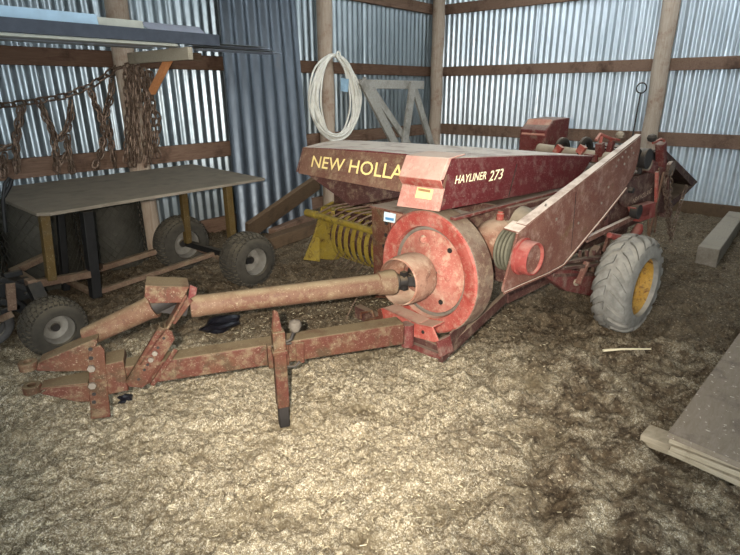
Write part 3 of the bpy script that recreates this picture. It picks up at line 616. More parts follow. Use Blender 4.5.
# rear end: chamber side panel, density crank, chute -----------------------------------
pp = [BB(*q_, 1.45) for q_ in ((612, 190), (630, 179), (656, 170), (664, 200), (667, 213), (640, 211), (622, 206))]
pn = nb(); pn.prism(pp, (0, .012, 0)); pn.minmax((3.5, 1.47, .62), (4.35, 1.95, 1.0)); panel = pn.build('rear_case_panel', 'case', BAL, bevel=.004)
frame_text('lettering', 'NEW HOLLAND', BB(632, 204, 1.448)+V(0, -.001, 0), V(1, 0, .12), V(0, 0, 1), .052, 'fadedlet', panel, shear=.2, sx=.85, bold=.006)
cht = nb()
def chq(pts, ext): cht.prism([BB(*q_, 1.52) for q_ in pts], ext)
chq(((661, 153), (667, 151), (698, 182), (692, 186)), (0, .5, .03))
chq(((692, 186), (698, 182), (672, 208), (665, 213), (664, 206)), (0, .5, .03))
chute = cht.build('bale_chute', 'case', BAL, bevel=.003)
ci = nb(); ci.prism([BB(*q_, 1.58) for q_ in ((640, 151), (664, 150), (664, 205), (655, 205), (648, 170))], (0, .4, 0)); ci.prism([BB(*q_, 1.75) for q_ in ((660, 155), (692, 184), (664, 208))], (0, .02, 0)); ci.build('chute_inner_wall', 'iron', BAL)
cr = nb(); cr.bar(BB(661, 143, 1.47), BB(661, 170, 1.47), .06, .06, up=(1, 0, 0)); cr.bar(BB(640, 166, 1.46), BB(662, 172, 1.46), .05, .06); cr.bar(BB(645, 158, 1.46), BB(655, 165, 1.46), .04, .03); crank_post = cr.build('density_crank_post', 'red', BAL, bevel=.006)
for (x0, y0) in ((662, 140), ): nb().path([BB(*q_, 1.46) for q_ in ((664, 150), (664, 140), (661, 139), (653, 143))], .009, 8).build('crank_handle', 'redbright', crank_post)
nb().lathe([(-.03, .0001), (-.02, .025), (0, .033), (.02, .025), (.03, .0001)], BB(652, 138, 1.46), (0, 0, 1), 16).build('crank_knob', 'iron', crank_post)
ro = nb(); ro.bar(BB(659, 168, 1.43), BB(655, 232, 1.43), .01, .022, up=(1, 0, 0)); ro.bar(BB(664, 172, 1.42), BB(649, 236, 1.42), .014, .026, up=(1, 0, 0)); ro.bar(BB(649, 212, 1.43), BB(648, 234, 1.43), .01, .016, up=(1, 0, 0)); ro.build('hanging_rods', 'tube', BAL, bevel=.002)
sq = nb(); sq.bar(BB(657, 172, 1.425), BB(656, 205, 1.425), .02, .02, up=(1, 0, 0)); sq.build('red_rod', 'redbright', BAL)
cy = nb(); cy.bar(BB(665, 172, 1.46), BB(665, 208, 1.46), .07, .05, up=(1, 0, 0)); cy.lathe([(0, .05), (.06, .05), (.06, .0001)], BB(664, 216, 1.46), (0, 0, 1), 16); cy.build('chute_support_post', 'case', BAL, bevel=.004)
mc = nb(); mc.lathe([(0, .0001), (0, .06), (.07, .07), (.07, .0001)], BB(638, 158, 1.46), (0, -1, 0), 18); mc.bar(BB(633, 164, 1.45), BB(638, 150, 1.45), .06, .05, up=(0, 1, 0)); mc.bar(BB(641, 163, 1.44), BB(639, 174, 1.44), .02, .025, up=(0, 1, 0)); mc.build('drive_chain_case', 'iron', BAL, bevel=.004)
def chain_links(mb, pts, pitch, wd, wire, n=10, m=5):
    pts = [Vector(p) for p in pts]; ph0 = random.uniform(0, 6); pts[0] = pts[0].lerp(pts[1], random.uniform(0, min(.6, pitch/(pts[1]-pts[0]).length))); cur = pts[0]; i = 1; pos = [cur]
    while i < len(pts):
        L_ = (pts[i]-cur).length
        if L_ >= pitch: cur = cur+(pts[i]-cur)*(pitch/L_); pos.append(cur)
        else: i += 1
    for k in range(len(pos)-1):
        a_, b_ = pos[k], pos[k+1]; t = (b_-a_).normalized(); s_ = t.cross(Vector((.31, .67, .2))).normalized(); u_ = t.cross(s_)
        ang = k*PI/2+ph0; s_ = s_*cos(ang)+u_*sin(ang); c_ = (a_+b_)/2; hl = pitch*.5+wire*.9
        ring = [c_+t*(max(-1, min(1, 1.6*cos(2*PI*j/n)))*hl)+s_*(sin(2*PI*j/n)*wd/2) for j in range(n)]
        mb.path(ring, wire, m, closed=True)
for pts in (((668, 168), (664, 186), (667, 212), (670, 238)), ((671, 170), (670, 196), (671, 244)), ((687, 184), (680, 205), (674, 226), (671, 240))):
    cb = nb(); chain_links(cb, [BB(*q_, 1.42) for q_ in pts], .036, .026, .0045); cb.build('hanging_chain', 'chain', BAL)
nb().lathe([(0, .0001), (0, .05), (.03, .055), (.03, .0001)], BB(668, 168, 1.44), (0, -1, 0), 16).build('chain_hook', 'chain', BAL)

# knotter at the back of the hood ----------------------------------------------------------
kc = nb(); ka = 4.0
k0 = [BA(*q_, ka) for q_ in ((523.5, 152), (526, 140), (542, 140), (541, 155))]
kc.prism([V(ka, BA(533, 130, ka).y+.12, 1.0), V(ka, BA(533, 130, ka).y+.12, 1.24), V(ka+.1, BA(533, 130, ka).y+.12, 1.32), V(ka+.36, BA(533, 130, ka).y+.12, 1.33), V(ka+.36, BA(533, 130, ka).y+.12, 1.0)], (0, -.24, 0))
knot = kc.build('knotter_cover', 'red', BAL, bevel=.008)
kf = nb(); kb_ = BA(533, 130, ka).y; kf.prism([V(ka-.004, kb_+.10, 1.20), V(ka-.004, kb_-.11, 1.20), V(ka+.092, kb_-.11, 1.318), V(ka+.092, kb_+.10, 1.318)], (-.006, 0, .006)); kf.build('cover_front', 'redpink', knot)
sf = nb(); sf.tube(V(3.95, kb_-.1, 1.10), V(3.85, 1.40, 1.07), .045, 18); ksh = sf.build('knotter_shaft', 'castgrey', BAL)
for x_ in (562, 585): nb().lathe([(-.02, .05), (-.02, .075), (-.01, .088), (.01, .088), (.02, .075), (.02, .05)], BA(x_, 149, 3.92), (-.1, -1, 0), 28).build('knotter_disc', 'iron', ksh); nb().bar(BA(x_-6, 153, 3.85), BA(x_-1, 146, 3.85), .04, .05).build('disc_clamp', 'redbright', ksh)
for pts, kx in ((((612, 150), (611, 139), (602, 135), (600, 145)), 0), (((596, 140), (600, 134), (612, 139), (619, 140)), 1)):
    nb().path([BB(*q_, 1.75) for q_ in pts], .011, 8).build('knotter_crank', 'redbright', BAL)
nb().lathe([(-.03, .0001), (-.02, .025), (0, .033), (.02, .025), (.03, .0001)], BB(620, 135, 1.75), (0, 0, 1), 14).build('knotter_knob', 'castgrey', BAL)
ky = nb(); ky.bar(BB(600, 158, 1.75), BB(600, 143, 1.75), .05, .05, up=(1, 0, 0)); ky.bar(BB(607, 160, 1.75), BB(612, 141, 1.75), .04, .04, up=(1, 0, 0)); ky.bar(BB(590, 158, 1.8), BB(620, 152, 1.8), .1, .05); ky.build('knotter_frame', 'red', BAL, bevel=.003)
nr = nb(); a_ = BB(630, 150, 1.62); b_ = BB(640.5, 93, 1.62); nr.tube(a_, b_, .006, 8)
cc_ = BB(641.5, 88, 1.62); nr.path([cc_+V(0, .034*cos(t_), .034*sin(t_)) for t_ in np.linspace(0, 2*PI, 24, endpoint=False)], .005, 6, closed=True); nr.build('eye_rod', 'iron', BAL)

# pickup ---------------------------------------------------------------------------------------
PY_ = 3.95
fl_pts = [BB(*q_, PY_) for q_ in ((322, 207), (334, 201), (338, 225), (349, 255), (339, 261), (320, 259), (304, 260), (314, 236), (318, 222))]
pk = nb(); pk.prism(fl_pts, (0, .02, 0))
pk.prism([fl_pts[6], fl_pts[7], fl_pts[7]+V(-.02, -.12, 0), fl_pts[5]+V(-.06, -.08, 0)], (.0, .01, .01))
pickup = pk.build('pickup_flare', 'yellow', BAL, bevel=.006)
pt_ = nb(); a_ = BA(322, 206, 2.93); b_ = BA(372, 200, 2.93)
pt_.prism([a_, V(2.95, 2.45, a_.z+.06), V(3.12, 2.45, a_.z+.05), a_+V(.18, 0, .0)], (0, 0, -.02)); pt_.build('pickup_top', 'yellow', BAL, bevel=.006)
wr = nb(); a_ = BA(307, 212.5, 2.76); b_ = V(2.76, 2.45, .50); wr.tube(a_, b_, .028, 14); wr.lathe([(0, .0001), (0, .034), (.14, .034), (.14, .0001)], a_, (0, -1, 0), 16); wr.bar(BA(333, 214, 2.78), BA(333, 208, 2.9), .03, .05); wind = wr.build('windguard_bar', 'yellow', BAL)
for k in range(12):
    bb_ = 3.72-.1*k; nb().path([V(2.76, bb_, .52), V(2.85, bb_-.12, .60), V(2.98, bb_-.28, .64), V(3.1, bb_-.38, .62)], .008, 6).build('windguard_tine', 'rim_dust', wind)
for k in range(12):
    bb_ = 3.50-.085*k; s_ = nb(); pts = [V(2.94+.17*cos(t_), bb_, .34+.21*sin(t_)) for t_ in np.linspace(1.9, 4.5, 12)]
    vs = []
    for p_ in pts: vs += [p_+V(0, -.019, 0), p_+V(0, .019, 0)]
    s_.add(vs+[q_+V(.012, 0, 0) for q_ in vs], [(2*i, 2*i+1, 2*i+3, 2*i+2) for i in range(11)]+[(24+2*i, 26+2*i, 27+2*i, 25+2*i) for i in range(11)]+[(2*i, 2*i+2, 26+2*i, 24+2*i) for i in range(11)]+[(2*i+1, 25+2*i, 27+2*i, 2*i+3) for i in range(11)])
    s_.build('pickup_band', 'yellow', BAL)
ps = nb(); ps.tube(V(2.95, 3.60, .34), V(2.95, 2.5, .34), .13, 20); ps.build('pickup_reel', 'case', BAL)
for k in range(12):
    bb_ = 3.46-.085*k
    nb().path([V(2.83, bb_, .25), V(2.76, bb_, .17), V(2.70, bb_, .14)], .004, 5).build('pickup_tine', 'chain', BAL)
bh = nb(); bh.minmax((3.12, 2.1, .38), (3.2, 3.9, .95)); bh.minmax((2.7, 2.08, .35), (3.2, 2.12, .98)); bh.build('feeder_back_panel', 'case', BAL)
fk = nb(); fk.bar(V(2.5, 2.85, .80), V(2.5, 2.85, 1.05), .06, .08, up=(1, 0, 0)); fk.bar(V(2.55, 2.35, .62), V(2.55, 2.35, 1.04), .10, .12, up=(1, 0, 0)); fk.bar(V(2.6, 3.2, 1.02), V(2.6, 2.2, 1.0), .06, .06); fk.build('feeder_tine_bar', 'red', BAL, bevel=.004)
# ------------------------------------------------------------------ flat-topped cart
CA = empty('utility_cart', (2.0, 4.1, 0), 'flat-topped steel cart on fat tires standing by the left wall', 'cart')
CB = Vector((2.0, 4.1, 0))
def cb_(): return MB(CB)
tz = .85
tc = [WZ(36, 213, tz), WZ(50, 212.5, tz), WZ(265, 178, tz), WZ(192, 164, tz), WZ(120, 173, tz), WZ(4, 187, tz), WZ(2, 199, tz)]
tt = cb_(); tt.prism(tc, (0, 0, -.022)); tt.build('tabletop', 'tabletop', CA, bevel=.003)
def vpost(px, yw, z0, z1, w_, d_, m_, nm='post'):
    p = WY(px, 220, yw); q_ = cb_(); q_.minmax((p.x-w_/2, yw-d_/2, z0), (p.x+w_/2, yw+d_/2, z1)); return q_.build(nm, m_, CA, bevel=.004)
def bpost(p, q_, w_, m_):
    k = cb_(); k.bar(p, q_, w_, w_, up=(0, 1, 0)); return k.build('post', m_, CA, bevel=.004)
bpost(WY(43.5, 213, 3.74), WY(51.5, 280, 3.74), .055, 'postyellow'); bpost(WY(227, 185, 3.80), WY(232, 238, 3.80), .06, 'postyellow'); bpost(WY(183, 192, 4.30), WY(188, 243, 4.30), .055, 'postyellow')
bpost(WY(86, 211, 3.95), WY(96, 297, 3.95), .07, 'black'); bpost(WY(60, 212, 4.45), WY(66, 290, 4.45), .05, 'black')
def rail(p, q_, w_, h2, m_='cartframe'): k = cb_(); k.bar(p, q_, w_, h2); return k.build('rail', m_, CA, bevel=.003)
rail(WY(95, 293, 3.95), WY(216, 253, 3.95), .04, .035); rail(WY(60, 281, 4.42), WY(186, 242, 4.42), .045, .045)
rail(WY(186, 242, 4.42), WY(240, 266, 3.6), .045, .045); rail(WY(62, 278, 4.42), WY(95, 294, 3.95), .04, .035)
rail(WY(33, 284, 3.72), WY(90, 274, 3.95), .055, .05); rail(WY(13, 271, 4.1), WY(33, 284, 3.72), .055, .05); rail(WY(12, 272, 4.1), WY(52, 253, 4.2), .05, .045); rail(WY(90, 272, 3.95), WY(100, 266, 4.42), .045, .045)
for seg in (((2.55, 3.5, .22), (2.5, 4.5, .23)), ((1.03, 3.5, .18), (1.06, 4.4, .19))):
    fx = cb_(); fx.bar(*seg, .05, .05); fx.build('axle', 'black', CA)
fx = cb_(); fx.bar((1.04, 3.6, .19), WY(33, 284, 3.72), .08, .05); fx.build('steering_link', 'black', CA)
def cart_wheel(c, R, w_, label=None):
    t_ = MB(CB); t_.lathe(tyre_profile(R, R*.52, w_, e=2.5), c, (0, -1, 0), 56); o = t_.build('wheel', 'turf', CA)
    fn = surf_fn(c, (0, -1, 0), R, w_, 2.5); lg = cb_(); n = 34
    for k in range(n):
        for j, s in enumerate((-.8, -.4, 0, .4, .8)): lug(lg, fn, 2*PI*(k+.5*(j % 2))/n, s-.17, s+.17, .13, lambda t: .03*t, .007, 2)
    lg.build('tread', 'turf', o, smooth=30)
    rm = cb_(); rm.lathe([(w_*.37, R*.53), (w_*.40, R*.50), (w_*.36, R*.47), (w_*.25, R*.45), (w_*.08, R*.43), (w_*.05, R*.2), (w_*.12, R*.16), (w_*.12, .0001)], c, (0, -1, 0), 40)
    rm.lathe([(-w_*.37, R*.53), (w_*.05, R*.40)], c, (0, -1, 0), 40); ro = rm.build('rim', 'rimgrey', o); ro = o
    cb_().lathe([(w_*.12, R*.15), (w_*.2, R*.13), (w_*.2, .0001)], c, (0, -1, 0), 20).build('hub', 'iron', ro)
cart_wheel((2.58, 3.56, .215), .228, .26); cart_wheel((1.02, 3.48, .172), .182, .22); cart_wheel((2.47, 4.40, .235), .25, .22)
# strap hanging over the table corner
st = MB(); st.path([WY(*p_, 3.98) for p_ in ((6, 232), (4, 215), (3, 200), (5, 184), (9, 178), (12, 180), (9, 188), (4, 197))], .012, 8)
tag(st.build('rubber_strap', 'strap'), 'black rubber strap looped over the left end of the table', 'strap')
# dark rolls of wire mesh behind the table
def mesh_roll(c, R, z0, z1, label, nw=26):
    mb = MB(c)
    for sg in (-1, 1):
        for k in range(nw):
            pts = [Vector(c)+V(R*cos(2*PI*k/nw+sg*t*2.2), R*sin(2*PI*k/nw+sg*t*2.2), z0+(z1-z0)*t) for t in np.linspace(0, 1, 14)]
            mb.path(pts, .0035, 4, caps=False)
    for rr in (.55, .3): mb.path([Vector(c)+V(R*rr*cos(t), R*rr*sin(t), z1-.02) for t in np.linspace(0, 2*PI, 20, endpoint=False)], .004, 4, closed=True)
    mb.lathe([(z0, R*.9), (z1-.02, R*.9)], c, (0, 0, 1), 24)
    return tag(mb.build('wire_mesh_roll', 'wire', loc=c), label, 'wire mesh', 'rolls of wire mesh under the table')
mesh_roll((1.50, 4.95, 0), .30, 0, .74, 'dark roll of wire mesh behind the black post of the cart'); mesh_roll((2.14, 5.02, 0), .27, 0, .70, 'dark roll of wire mesh beside the back cart tire'); mesh_roll((.90, 4.9, 0), .28, 0, .74, 'dark roll of wire mesh at the left edge of the photo')
# small black machine at the left edge
BMc = V(.80, 3.95, 0); BM = empty('black_implement', BMc, 'black steel frame of a small implement at the left edge beside the cart', 'implement')
k = MB(BMc); 
for a_, b_ in (((0, 279), (30, 290)), ((4, 276), (22, 272)), ((0, 300), (24, 312)), ((8, 296), (26, 310)), ((0, 312), (20, 306)), ((26, 292), (40, 302))): k.bar(WY(*a_, 3.75), WY(*b_, 3.75), .03, .035)
k.box(WY(10, 290, 3.85), (.22, .12, .14)); k.build('frame', 'black', BM, bevel=.004)
k = MB(BMc); k.lathe(tyre_profile(.14, .08, .1), (.78, 3.9, .135), (0, -1, 0), 36); k.build('wheel', 'rubber', BM)
k = MB(BMc); k.bar(WY(10, 283, 3.74), WY(12, 310, 3.74), .05, .02, up=(0, 1, 0)); k.bar((.78, 3.9, .14), (.86, 3.7, .24), .04, .04); k.build('bracket', 'cartframe', BM)

# ------------------------------------------------------------------ shelf of metal trim
SHc = V(2.62, 5.17, 1.9); SH = empty('shelf_bracket', SHc, 'wooden shelf bracket with an orange brace on the left wall post', 'bracket')
def mb_sh(): return MB(SHc)
k = mb_sh(); k.minmax((2.60, 4.15, 1.80), (2.645, 5.17, 1.895)); k.build('arm', 'beamwood', SH, bevel=.003)
k = mb_sh(); k.bar(WX(173, 51, 2.67), WX(152, 92, 2.67), .045, .06); tag(k.build('brace', 'newwood', SH, bevel=.003), 'orange new wood brace')
k = mb_sh(); k.minmax((2.645, 4.72, 1.83), (3.1, 4.76, 1.895)); k.build('cleat', 'plank', SH)
# the bracket further left carries the other end
post((.62, 5.27), .10, 'round wall post at the far left carrying the left end of the metal trim')
SH2 = empty('shelf_bracket', (.62, 5.17, 1.9), 'wooden shelf bracket on the leftmost wall post', 'bracket')
k = MB((.62, 5.17, 1.9)); k.minmax((.60, 4.15, 1.80), (.645, 5.17, 1.895)); k.build('arm', 'beamwood', SH2, bevel=.003)
k = MB((.62, 5.17, 1.9)); k.bar((.67, 4.5, 1.84), (.67, 5.14, 1.35), .045, .06); k.build('brace', 'newwood', SH2, bevel=.003)
def trimbar(name, m_, prof, x0, x1, label, group='metal trim lying on the shelf'):
    """folded sheet profile (y, z) pushed along the wall"""
    mb = MB((x0, prof[0][0], prof[0][1])); th = .003; n = len(prof); vs = []; fs = []
    for x_ in (x0, x1):
        for (y_, z_) in prof: vs += [V(x_, y_, z_), V(x_, y_+th, z_+th)]
    m2 = 2*n
    for i in range(n-1): fs += [(2*i, 2*i+2, m2+2*i+2, m2+2*i), (2*i+1, m2+2*i+1, m2+2*i+3, 2*i+3), (2*i, 2*i+1, 2*i+3, 2*i+2), (m2+2*i, m2+2*i+2, m2+2*i+3, m2+2*i+1)]
    fs += [(0, m2, m2+1, 1), (m2-2, m2-1, 2*m2-1, 2*m2-2)]
    mb.add(vs, fs); return tag(mb.build(name, m_, loc=(x0, prof[0][0], prof[0][1]), smooth=20), label, 'metal trim', group)
zt = 1.8955
yc = 4.14; xe = WY(219, 34, yc).x
trimbar('metal_channel', 'trimdark', [(yc+.05, zt+.022), (yc, zt+.022), (yc, zt+.105), (yc+.07, zt+.105), (yc+.07, zt+.09)], 0.1, xe, 'long dark grey metal channel along the front of the shelf')
for i, (y0, y1, dx, dz, m_) in enumerate(((4.17, 4.25, -.38, .0, 'trimbeige'), (4.27, 4.36, -.30, .0, 'trimflat'), (4.38, 4.45, -.50, .0, 'trimlilac'), (4.47, 4.60, -.42, .0, 'trimflat'))):
    trimbar('flat_metal_strip', m_, [(y0, zt+dz+.016), (y0, zt+dz), (y1, zt+dz), (y1, zt+.016+dz)], 0.1, xe+dx, ['narrow beige metal strip right under the dark channel, front one of four', 'dull grey metal strip under the shelf trim, second of four from the front', 'pale metal strip under the shelf trim, third of four from the front', 'wide dull metal strip under the shelf trim, nearest the wall'][i])
y1 = 4.24
def upto(px, py, y_): return WY(px, py, y_).x
trimbar('blue_trim', 'trimblue', [(y1, zt+.10), (y1+.02, zt+.185), (y1+.16, zt+.19), (y1+.16, zt+.10)], 0.1, upto(97, 12, y1), 'light blue folded metal trim behind the dark channel on the shelf')
trimbar('beige_trim', 'trimbeige', [(y1+.01, zt+.10), (y1+.02, zt+.170), (y1+.18, zt+.174)], upto(97.5, 12, y1), upto(143, 16, y1), 'short beige metal trim between the blue and the lilac ones')
trimbar('lilac_trim', 'trimlilac', [(y1-.02, zt+.11), (y1+.10, zt+.175), (y1+.22, zt+.16)], upto(146, 18, y1), upto(205, 26, y1), 'pale lilac folded metal trim at the right end of the shelf')
y3 = 4.5
for i in range(4):
    trimbar('grey_metal_strip', 'trimflat' if i % 2 else 'trimlilac', [(y3-.02*i, zt+.02+.015*i), (y3+.25, zt+.02+.015*i)], upto(200, 35, y3), upto(281-6*i, 41, y3), ['lowest dull metal strip sticking out past the right end of the shelf', 'second dull metal strip from the bottom past the shelf end', 'third dull metal strip from the bottom past the shelf end', 'topmost pale metal strip sticking out past the shelf end'][i])

# ------------------------------------------------------------------ leaning ribbed sheet
LS0 = V(3.42, 4.86, 0); 
def lsp(t, d, z):
    k = z/2.9; return (3.42+.36*k+t*(1-.06*k), 4.86+.48*k+d, z)
o = corrugated('leaning_metal_sheet', 1.16, -.03, 2.9, .178, .020, 'bluesheet', lsp)
tag(o, 'tall blue-grey ribbed metal sheet leaning against the left wall', 'metal sheet')
# boards at its foot
k = MB((3.6, 4.85, 0)); a_ = WZ(247, 232, .15); b_ = WY(319, 181, 4.72); k.bar(a_, b_, .05, .22, up=V(-.2, -.35, .9)); tag(k.build('wooden_board', 'plank', loc=(3.6, 4.85, 0), bevel=.004), 'wide brown board propped at a slant in front of the ribbed metal sheet', 'board')
k = MB((3.6, 4.3, 0)); k.bar(WZ(262, 245, .06), WZ(318, 226, .06), .14, .13); tag(k.build('wooden_beam', 'plank', loc=(3.6, 4.3, 0), bevel=.006), 'squared wooden beam lying on the ground beside the right cart tire', 'beam')
k = MB((3.6, 4.6, 0)); k.bar(WZ(272, 233, .04), WZ(312, 217, .04), .1, .09); tag(k.build('wooden_beam', 'boardbrown', loc=(3.6, 4.6, 0), bevel=.006), 'dark brown beam lying on the ground under the slanted board', 'beam')

# ------------------------------------------------------------------ chains
k = MB((1.9, 5.2, 1.2)); yw = 5.24
def cpx(pts, y_=yw): return [WY(*q_, y_) for q_ in pts]
WC_ = empty('tire_chain', (1.9, 5.24, 1.0), 'rusty ladder chain strung along the left wall above the table', 'chain')
k = MB((1.9, 5.24, 1.0)); chain_links(k, cpx(((-14, 106), (0, 106), (20, 104), (45, 100), (70, 95), (85, 88), (100, 82), (112, 71), (120.5, 64))), .085, .055, .0085); k.build('side_chain', 'chain', WC_)
for pts in (((21, 104), (17, 125), (14, 145), (16, 176)), ((-6, 150), (0, 148), (14, 144)), ((2, 150), (3, 178)), ((38, 100), (46, 120), (55, 138), (57, 176)), ((71, 100), (69, 120), (64, 134), (56, 141)), ((66, 132), (67, 150), (72, 174)), ((90, 90), (95, 106), (102, 119), (104, 135), (100, 155), (93, 170)), ((112, 76), (109, 100), (103, 120)), ((107, 118), (109, 136), (112, 155), (115, 168)), ((67, 150), (60, 162), (56, 168))):
    for j in range(2):
        k = MB((1.9, 5.24, 1.0)); chain_links(k, [p_+V(.02*j, .012*j, -.01*j) for p_ in cpx(pts)], .055, .042, .0085); k.build('cross_chain', 'chain', WC_)
BN = empty('tire_chain', (2.62, 5.13, 1.3), 'thick bundle of rusty chains hanging down the left wall post', 'chain')
rr = random.Random(5)
for j in range(12):
    t_ = j/11; y_ = 5.13-.02*(j % 3); x0 = 125+t_*30+rr.uniform(-2, 2); top_y = 66+abs(t_-.25)*16+rr.uniform(0, 8); bot = 167-max(0, t_-.75)*40
    pts = [(124+26*t_, 62+8*abs(t_-.3)), (x0*.85+133*.15, top_y+4), (x0+rr.uniform(-2, 2), top_y+25), (x0+rr.uniform(-3, 3)+2*t_, 120), (x0+3*t_+rr.uniform(-2, 2), 145), (x0+4*t_, bot)]
    k = MB((2.62, 5.13, 1.3)); chain_links(k, cpx(pts, y_), .062, .048, .0088); k.build('chain_strand', 'chain', BN)
k = MB((2.62, 5.13, 1.3)); k.path([V(2.62+.125*cos(a_), 5.27+.125*sin(a_), 1.735+.03*sin(a_*2)) for a_ in np.linspace(0, 2*PI, 28, endpoint=False)], .014, 6, closed=True); k.build('hanger_chain', 'chain', BN)

# ------------------------------------------------------------------ coil of tubing on the middle post
CC = WY(334.5, 99, 5.10); CO = empty('tubing_coil', CC, 'big loose coil of cream white tubing hung on the wall post', 'coil')
rx = (WY(361, 99, 5.1).x-WY(308, 99, 5.1).x)/2; rz = (WY(334, 57, 5.1).z-WY(334, 143, 5.1).z)/2
k = MB(CC); pts = []; NLp = 17; rr = random.Random(11); per = [[rr.uniform(-1, 1) for _ in range(6)] for _ in range(NLp+1)]
for i in range(NLp*40):
    a_ = 2*PI*i/40; w_ = i/40-int(i/40); A, B_ = per[int(i/40)], per[int(i/40)+1]
    g_ = [A[j]*(1-w_)+B_[j]*w_ for j in range(6)]
    sc_ = 1-.38*abs(g_[0])-.08*g_[1]*sin(a_); zz = max(0, sin(a_+PI/2))
    sc_ *= 1+.03*sin(3*a_+9*g_[5])+.02*sin(5*a_+7*g_[2])
    pts.append(CC+V(rx*(.97*sc_)*sin(a_)*(1-.10*zz)+.03*g_[2]-.008*cos(a_), .035*g_[3]-.02, rz*(1-.20*abs(g_[4])*(.5-.5*cos(a_)+.12))*cos(a_)+.01*g_[5]))
k.path(pts, .0125, 6); k.build('tubing', 'coil', CO)
k = MB(CC); k.path([CC+V(.0+.03*cos(t_), -.09, rz*.99+.0+.04*sin(t_)) for t_ in np.linspace(0, 2*PI, 14, endpoint=False)], .012, 6, closed=True); k.build('tie', 'coil', CO)
k = MB(CC); k.prism([WY(*q_, 5.03) for q_ in ((341, 78), (349, 79), (348, 92), (341, 91))], (0, .01, 0)); tag(k.build('label_tag', 'bluetag', CO), 'pale blue tag')

# ------------------------------------------------------------------ lumber frame against the left wall
LFc = V(6.3, 5.05, 0); LF = empty('lumber_frame', LFc, 'grey weathered lumber frame leaning on the left wall behind the baler', 'wood frame')
def lf(p, q_, w_, nm, y_=5.05, ext=True):
    a_, b_ = WY(*p, y_), WY(*q_, y_)
    if ext: b_ = a_+(b_-a_)*(a_.z/(a_.z-b_.z))
    k = MB(LFc); k.bar(a_, b_, .04, w_, up=(1, 0, 0.01)) if ext else k.bar(a_, b_, .045, w_); k.build(nm, 'greywood', LF, bevel=.004)
lf((359, 84), (423, 85), .12, 'top_rail', 5.10, False); lf((362, 80), (393, 140), .14, 'leg', 5.02); lf((372, 90), (405, 139), .10, 'brace', 5.06); lf((413, 83), (405, 140), .14, 'leg', 5.02); lf((414, 88), (430, 140), .12, 'leg', 5.10)

# ------------------------------------------------------------------ timbers and boards on the right
k = MB((6.6, .72, 0)); k.hexa([V(5.63, .585, -.02), V(7.6, .62, -.02), V(7.62, .79, -.02), V(5.65, .765, -.02), V(5.63, .585, .155), V(7.6, .62, .155), V(7.62, .79, .155), V(5.65, .765, .155)])
tag(k.build('timber', 'timber', loc=(6.6, .72, 0), bevel=.008), 'thick squared grey timber lying on the ground by the right wall', 'timber')
k = MB((2.45, .2, 0)); k.hexa([V(2.385, .395, -.01), V(2.36, -.9, -.01), V(2.47, -.9, -.01), V(2.50, .385, -.01), V(2.385, .395, .042), V(2.36, -.9, .042), V(2.47, -.9, .042), V(2.50, .385, .042)])
tag(k.build('wooden_sleeper', 'plyedge', loc=(2.45, .2, 0), bevel=.004), 'short wood strip sticking out from under the plywood stack', 'wood strip')
for i in range(4):
    z0 = .042+.028*i; z1 = z0+.0255; jx = (.004, -.006, .005, 0)[i]; jy = (-.005, -.012, .0, .008)[i]
    k = MB((3.0, -.3, z0)); ye = -.10 if i == 1 else (-.16 if i == 2 else -.95)
    k.hexa([V(2.305+jx, .272+jy, z0), V(2.13+jx if ye < -.5 else 2.26+jx, -.95, z0), V(4.4, -1.0, z0), V(4.4, .135+jy, z0), V(2.305+jx, .272+jy, z1), V(2.13+jx if ye < -.5 else 2.26+jx, -.95, z1), V(4.4, -1.0, z1), V(4.4, .135+jy, z1)])
    tag(k.build('plywood_sheet', 'ply' if i == 3 else 'plyedge', loc=(3.0, -.3, z0), bevel=.002), ['bottom plywood sheet of the stack in the right corner', 'second plywood sheet from the bottom of the stack', 'second plywood sheet from the top of the stack', 'top plywood sheet of the stack, dusty and scuffed'][i], 'plywood sheet', 'plywood sheets in the right corner')
# pale stick, debris
a_, b_ = WZ(603, 350.5, .02), WZ(651, 349, .02); k = MB((a_+b_)/2); k.path([a_, a_.lerp(b_, .4)+V(0, 0, .006), b_], [.009, .007, .004], 8); tag(k.build('straw_stick', 'straw', loc=(a_+b_)/2), 'pale thin stick lying on the ground in front of the baler tire', 'stick')
def crumple(c, r_, label, seed):
    bm = bmesh.new(); bmesh.ops.create_icosphere(bm, subdivisions=3, radius=1); rg = random.Random(seed)
    ph = [(rg.uniform(2, 6), rg.uniform(2, 6), rg.uniform(2, 6), rg.uniform(0, 6)) for _ in range(6)]
    for v_ in bm.verts:
        d = 1+sum(.07*sin(a*v_.co.x+b__*v_.co.y+c__*v_.co.z+e) for a, b__, c__, e in ph); v_.co = Vector((v_.co.x*d*r_[0], v_.co.y*d*r_[1], v_.co.z*d*r_[2]+r_[2]*.6))
    me = bpy.data.meshes.new('crumpled_plastic'); bm.to_mesh(me); bm.free(); me.materials.append(M['plastic'])
    o = bpy.data.objects.new('crumpled_plastic', me); COL.objects.link(o); o.location = c; return tag(o, label, 'plastic scrap')
crumple(WZ(222, 328, 0), (.14, .09, .05), 'crumpled black plastic on the ground behind the long tongue', 3)
crumple(WZ(126, 402, 0), (.035, .03, .03), 'small black plastic scrap beside the hitch plate', 4)

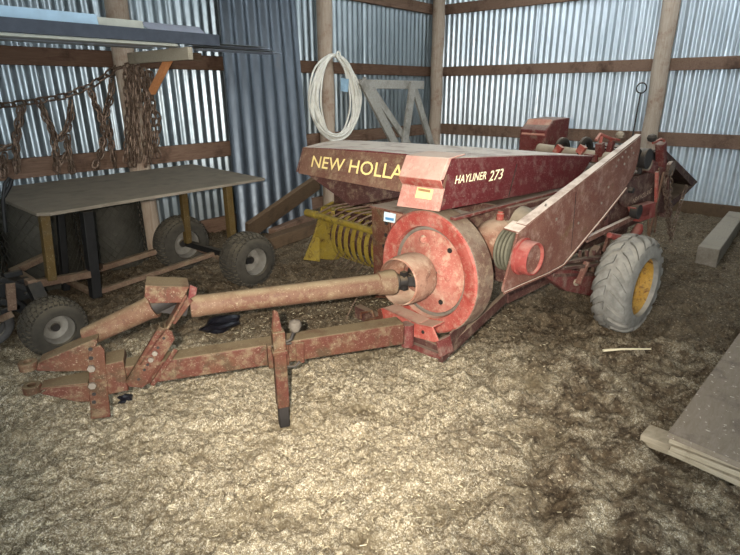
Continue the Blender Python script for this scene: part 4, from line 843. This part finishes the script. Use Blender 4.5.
# ------------------------------------------------------------------ loose chaff and straw
N_ = 7000; vs = []; fs = []
X_ = RNG.uniform(.15, 3.5, N_); Y_ = RNG.uniform(-.5, 3.0, N_); keep = (Y_-.42*X_ > RNG.uniform(-.35, .35, N_)) & (np.hypot(X_, Y_) > .8); X_, Y_ = X_[keep], Y_[keep]
Z_ = floor_h(X_, Y_); 
for x_, y_, z_ in zip(X_, Y_, Z_):
    L_ = random.choice((.006, .008, .011, .015, .024))*random.uniform(.6, 1.2); a_ = random.uniform(0, 2*PI); w_ = random.uniform(.0008, .0016); e_ = random.uniform(-.25, .35)
    d = V(cos(a_), sin(a_), e_)*L_/2; s_ = V(-sin(a_), cos(a_), 0)*w_; c_ = V(x_, y_, z_+.004); n = len(vs)
    vs += [c_-d-s_, c_-d+s_, c_-d+V(0, 0, w_*1.4), c_+d-s_, c_+d+s_, c_+d+V(0, 0, w_*1.4)]
    fs += [(n, n+1, n+4, n+3), (n+1, n+2, n+5, n+4), (n+2, n, n+3, n+5), (n, n+2, n+1), (n+3, n+4, n+5)]
me = bpy.data.meshes.new('loose_straw'); me.from_pydata([tuple(q_) for q_ in vs], [], fs); me.materials.append(M['straw'])
o = bpy.data.objects.new('loose_straw', me); COL.objects.link(o); tag(o, 'loose pale chaff and straw bits scattered over the ground', 'straw', kind='stuff')

# ------------------------------------------------------------------ light: overcast daylight through the open sides, and the phone's flash
wd = bpy.data.worlds.new('world'); S.world = wd; wd.use_nodes = True; bg = wd.node_tree.nodes['Background']; bg.inputs[0].default_value = (.84, .93, 1, 1); bg.inputs[1].default_value = 4.6
fd = bpy.data.lights.new('flash', 'SPOT'); fd.energy = 660; fd.color = (1, .92, .81); fd.shadow_soft_size = .012; fd.spot_size = math.radians(80); fd.spot_blend = 1.0
fo = bpy.data.objects.new('flash', fd); COL.objects.link(fo); fo.location = Vector((0, 0, H))-BW[1]*.10+BW[2]*.03
fo.rotation_euler = (BW[0]+BW[1]*.02-BW[2]*.0).to_track_quat('-Z', 'Y').to_euler()
vs_ = S.view_settings; vs_.view_transform = 'Standard'; vs_.look = 'None'; vs_.gamma = 1; vs_.use_curve_mapping = False; vs_.exposure = .28
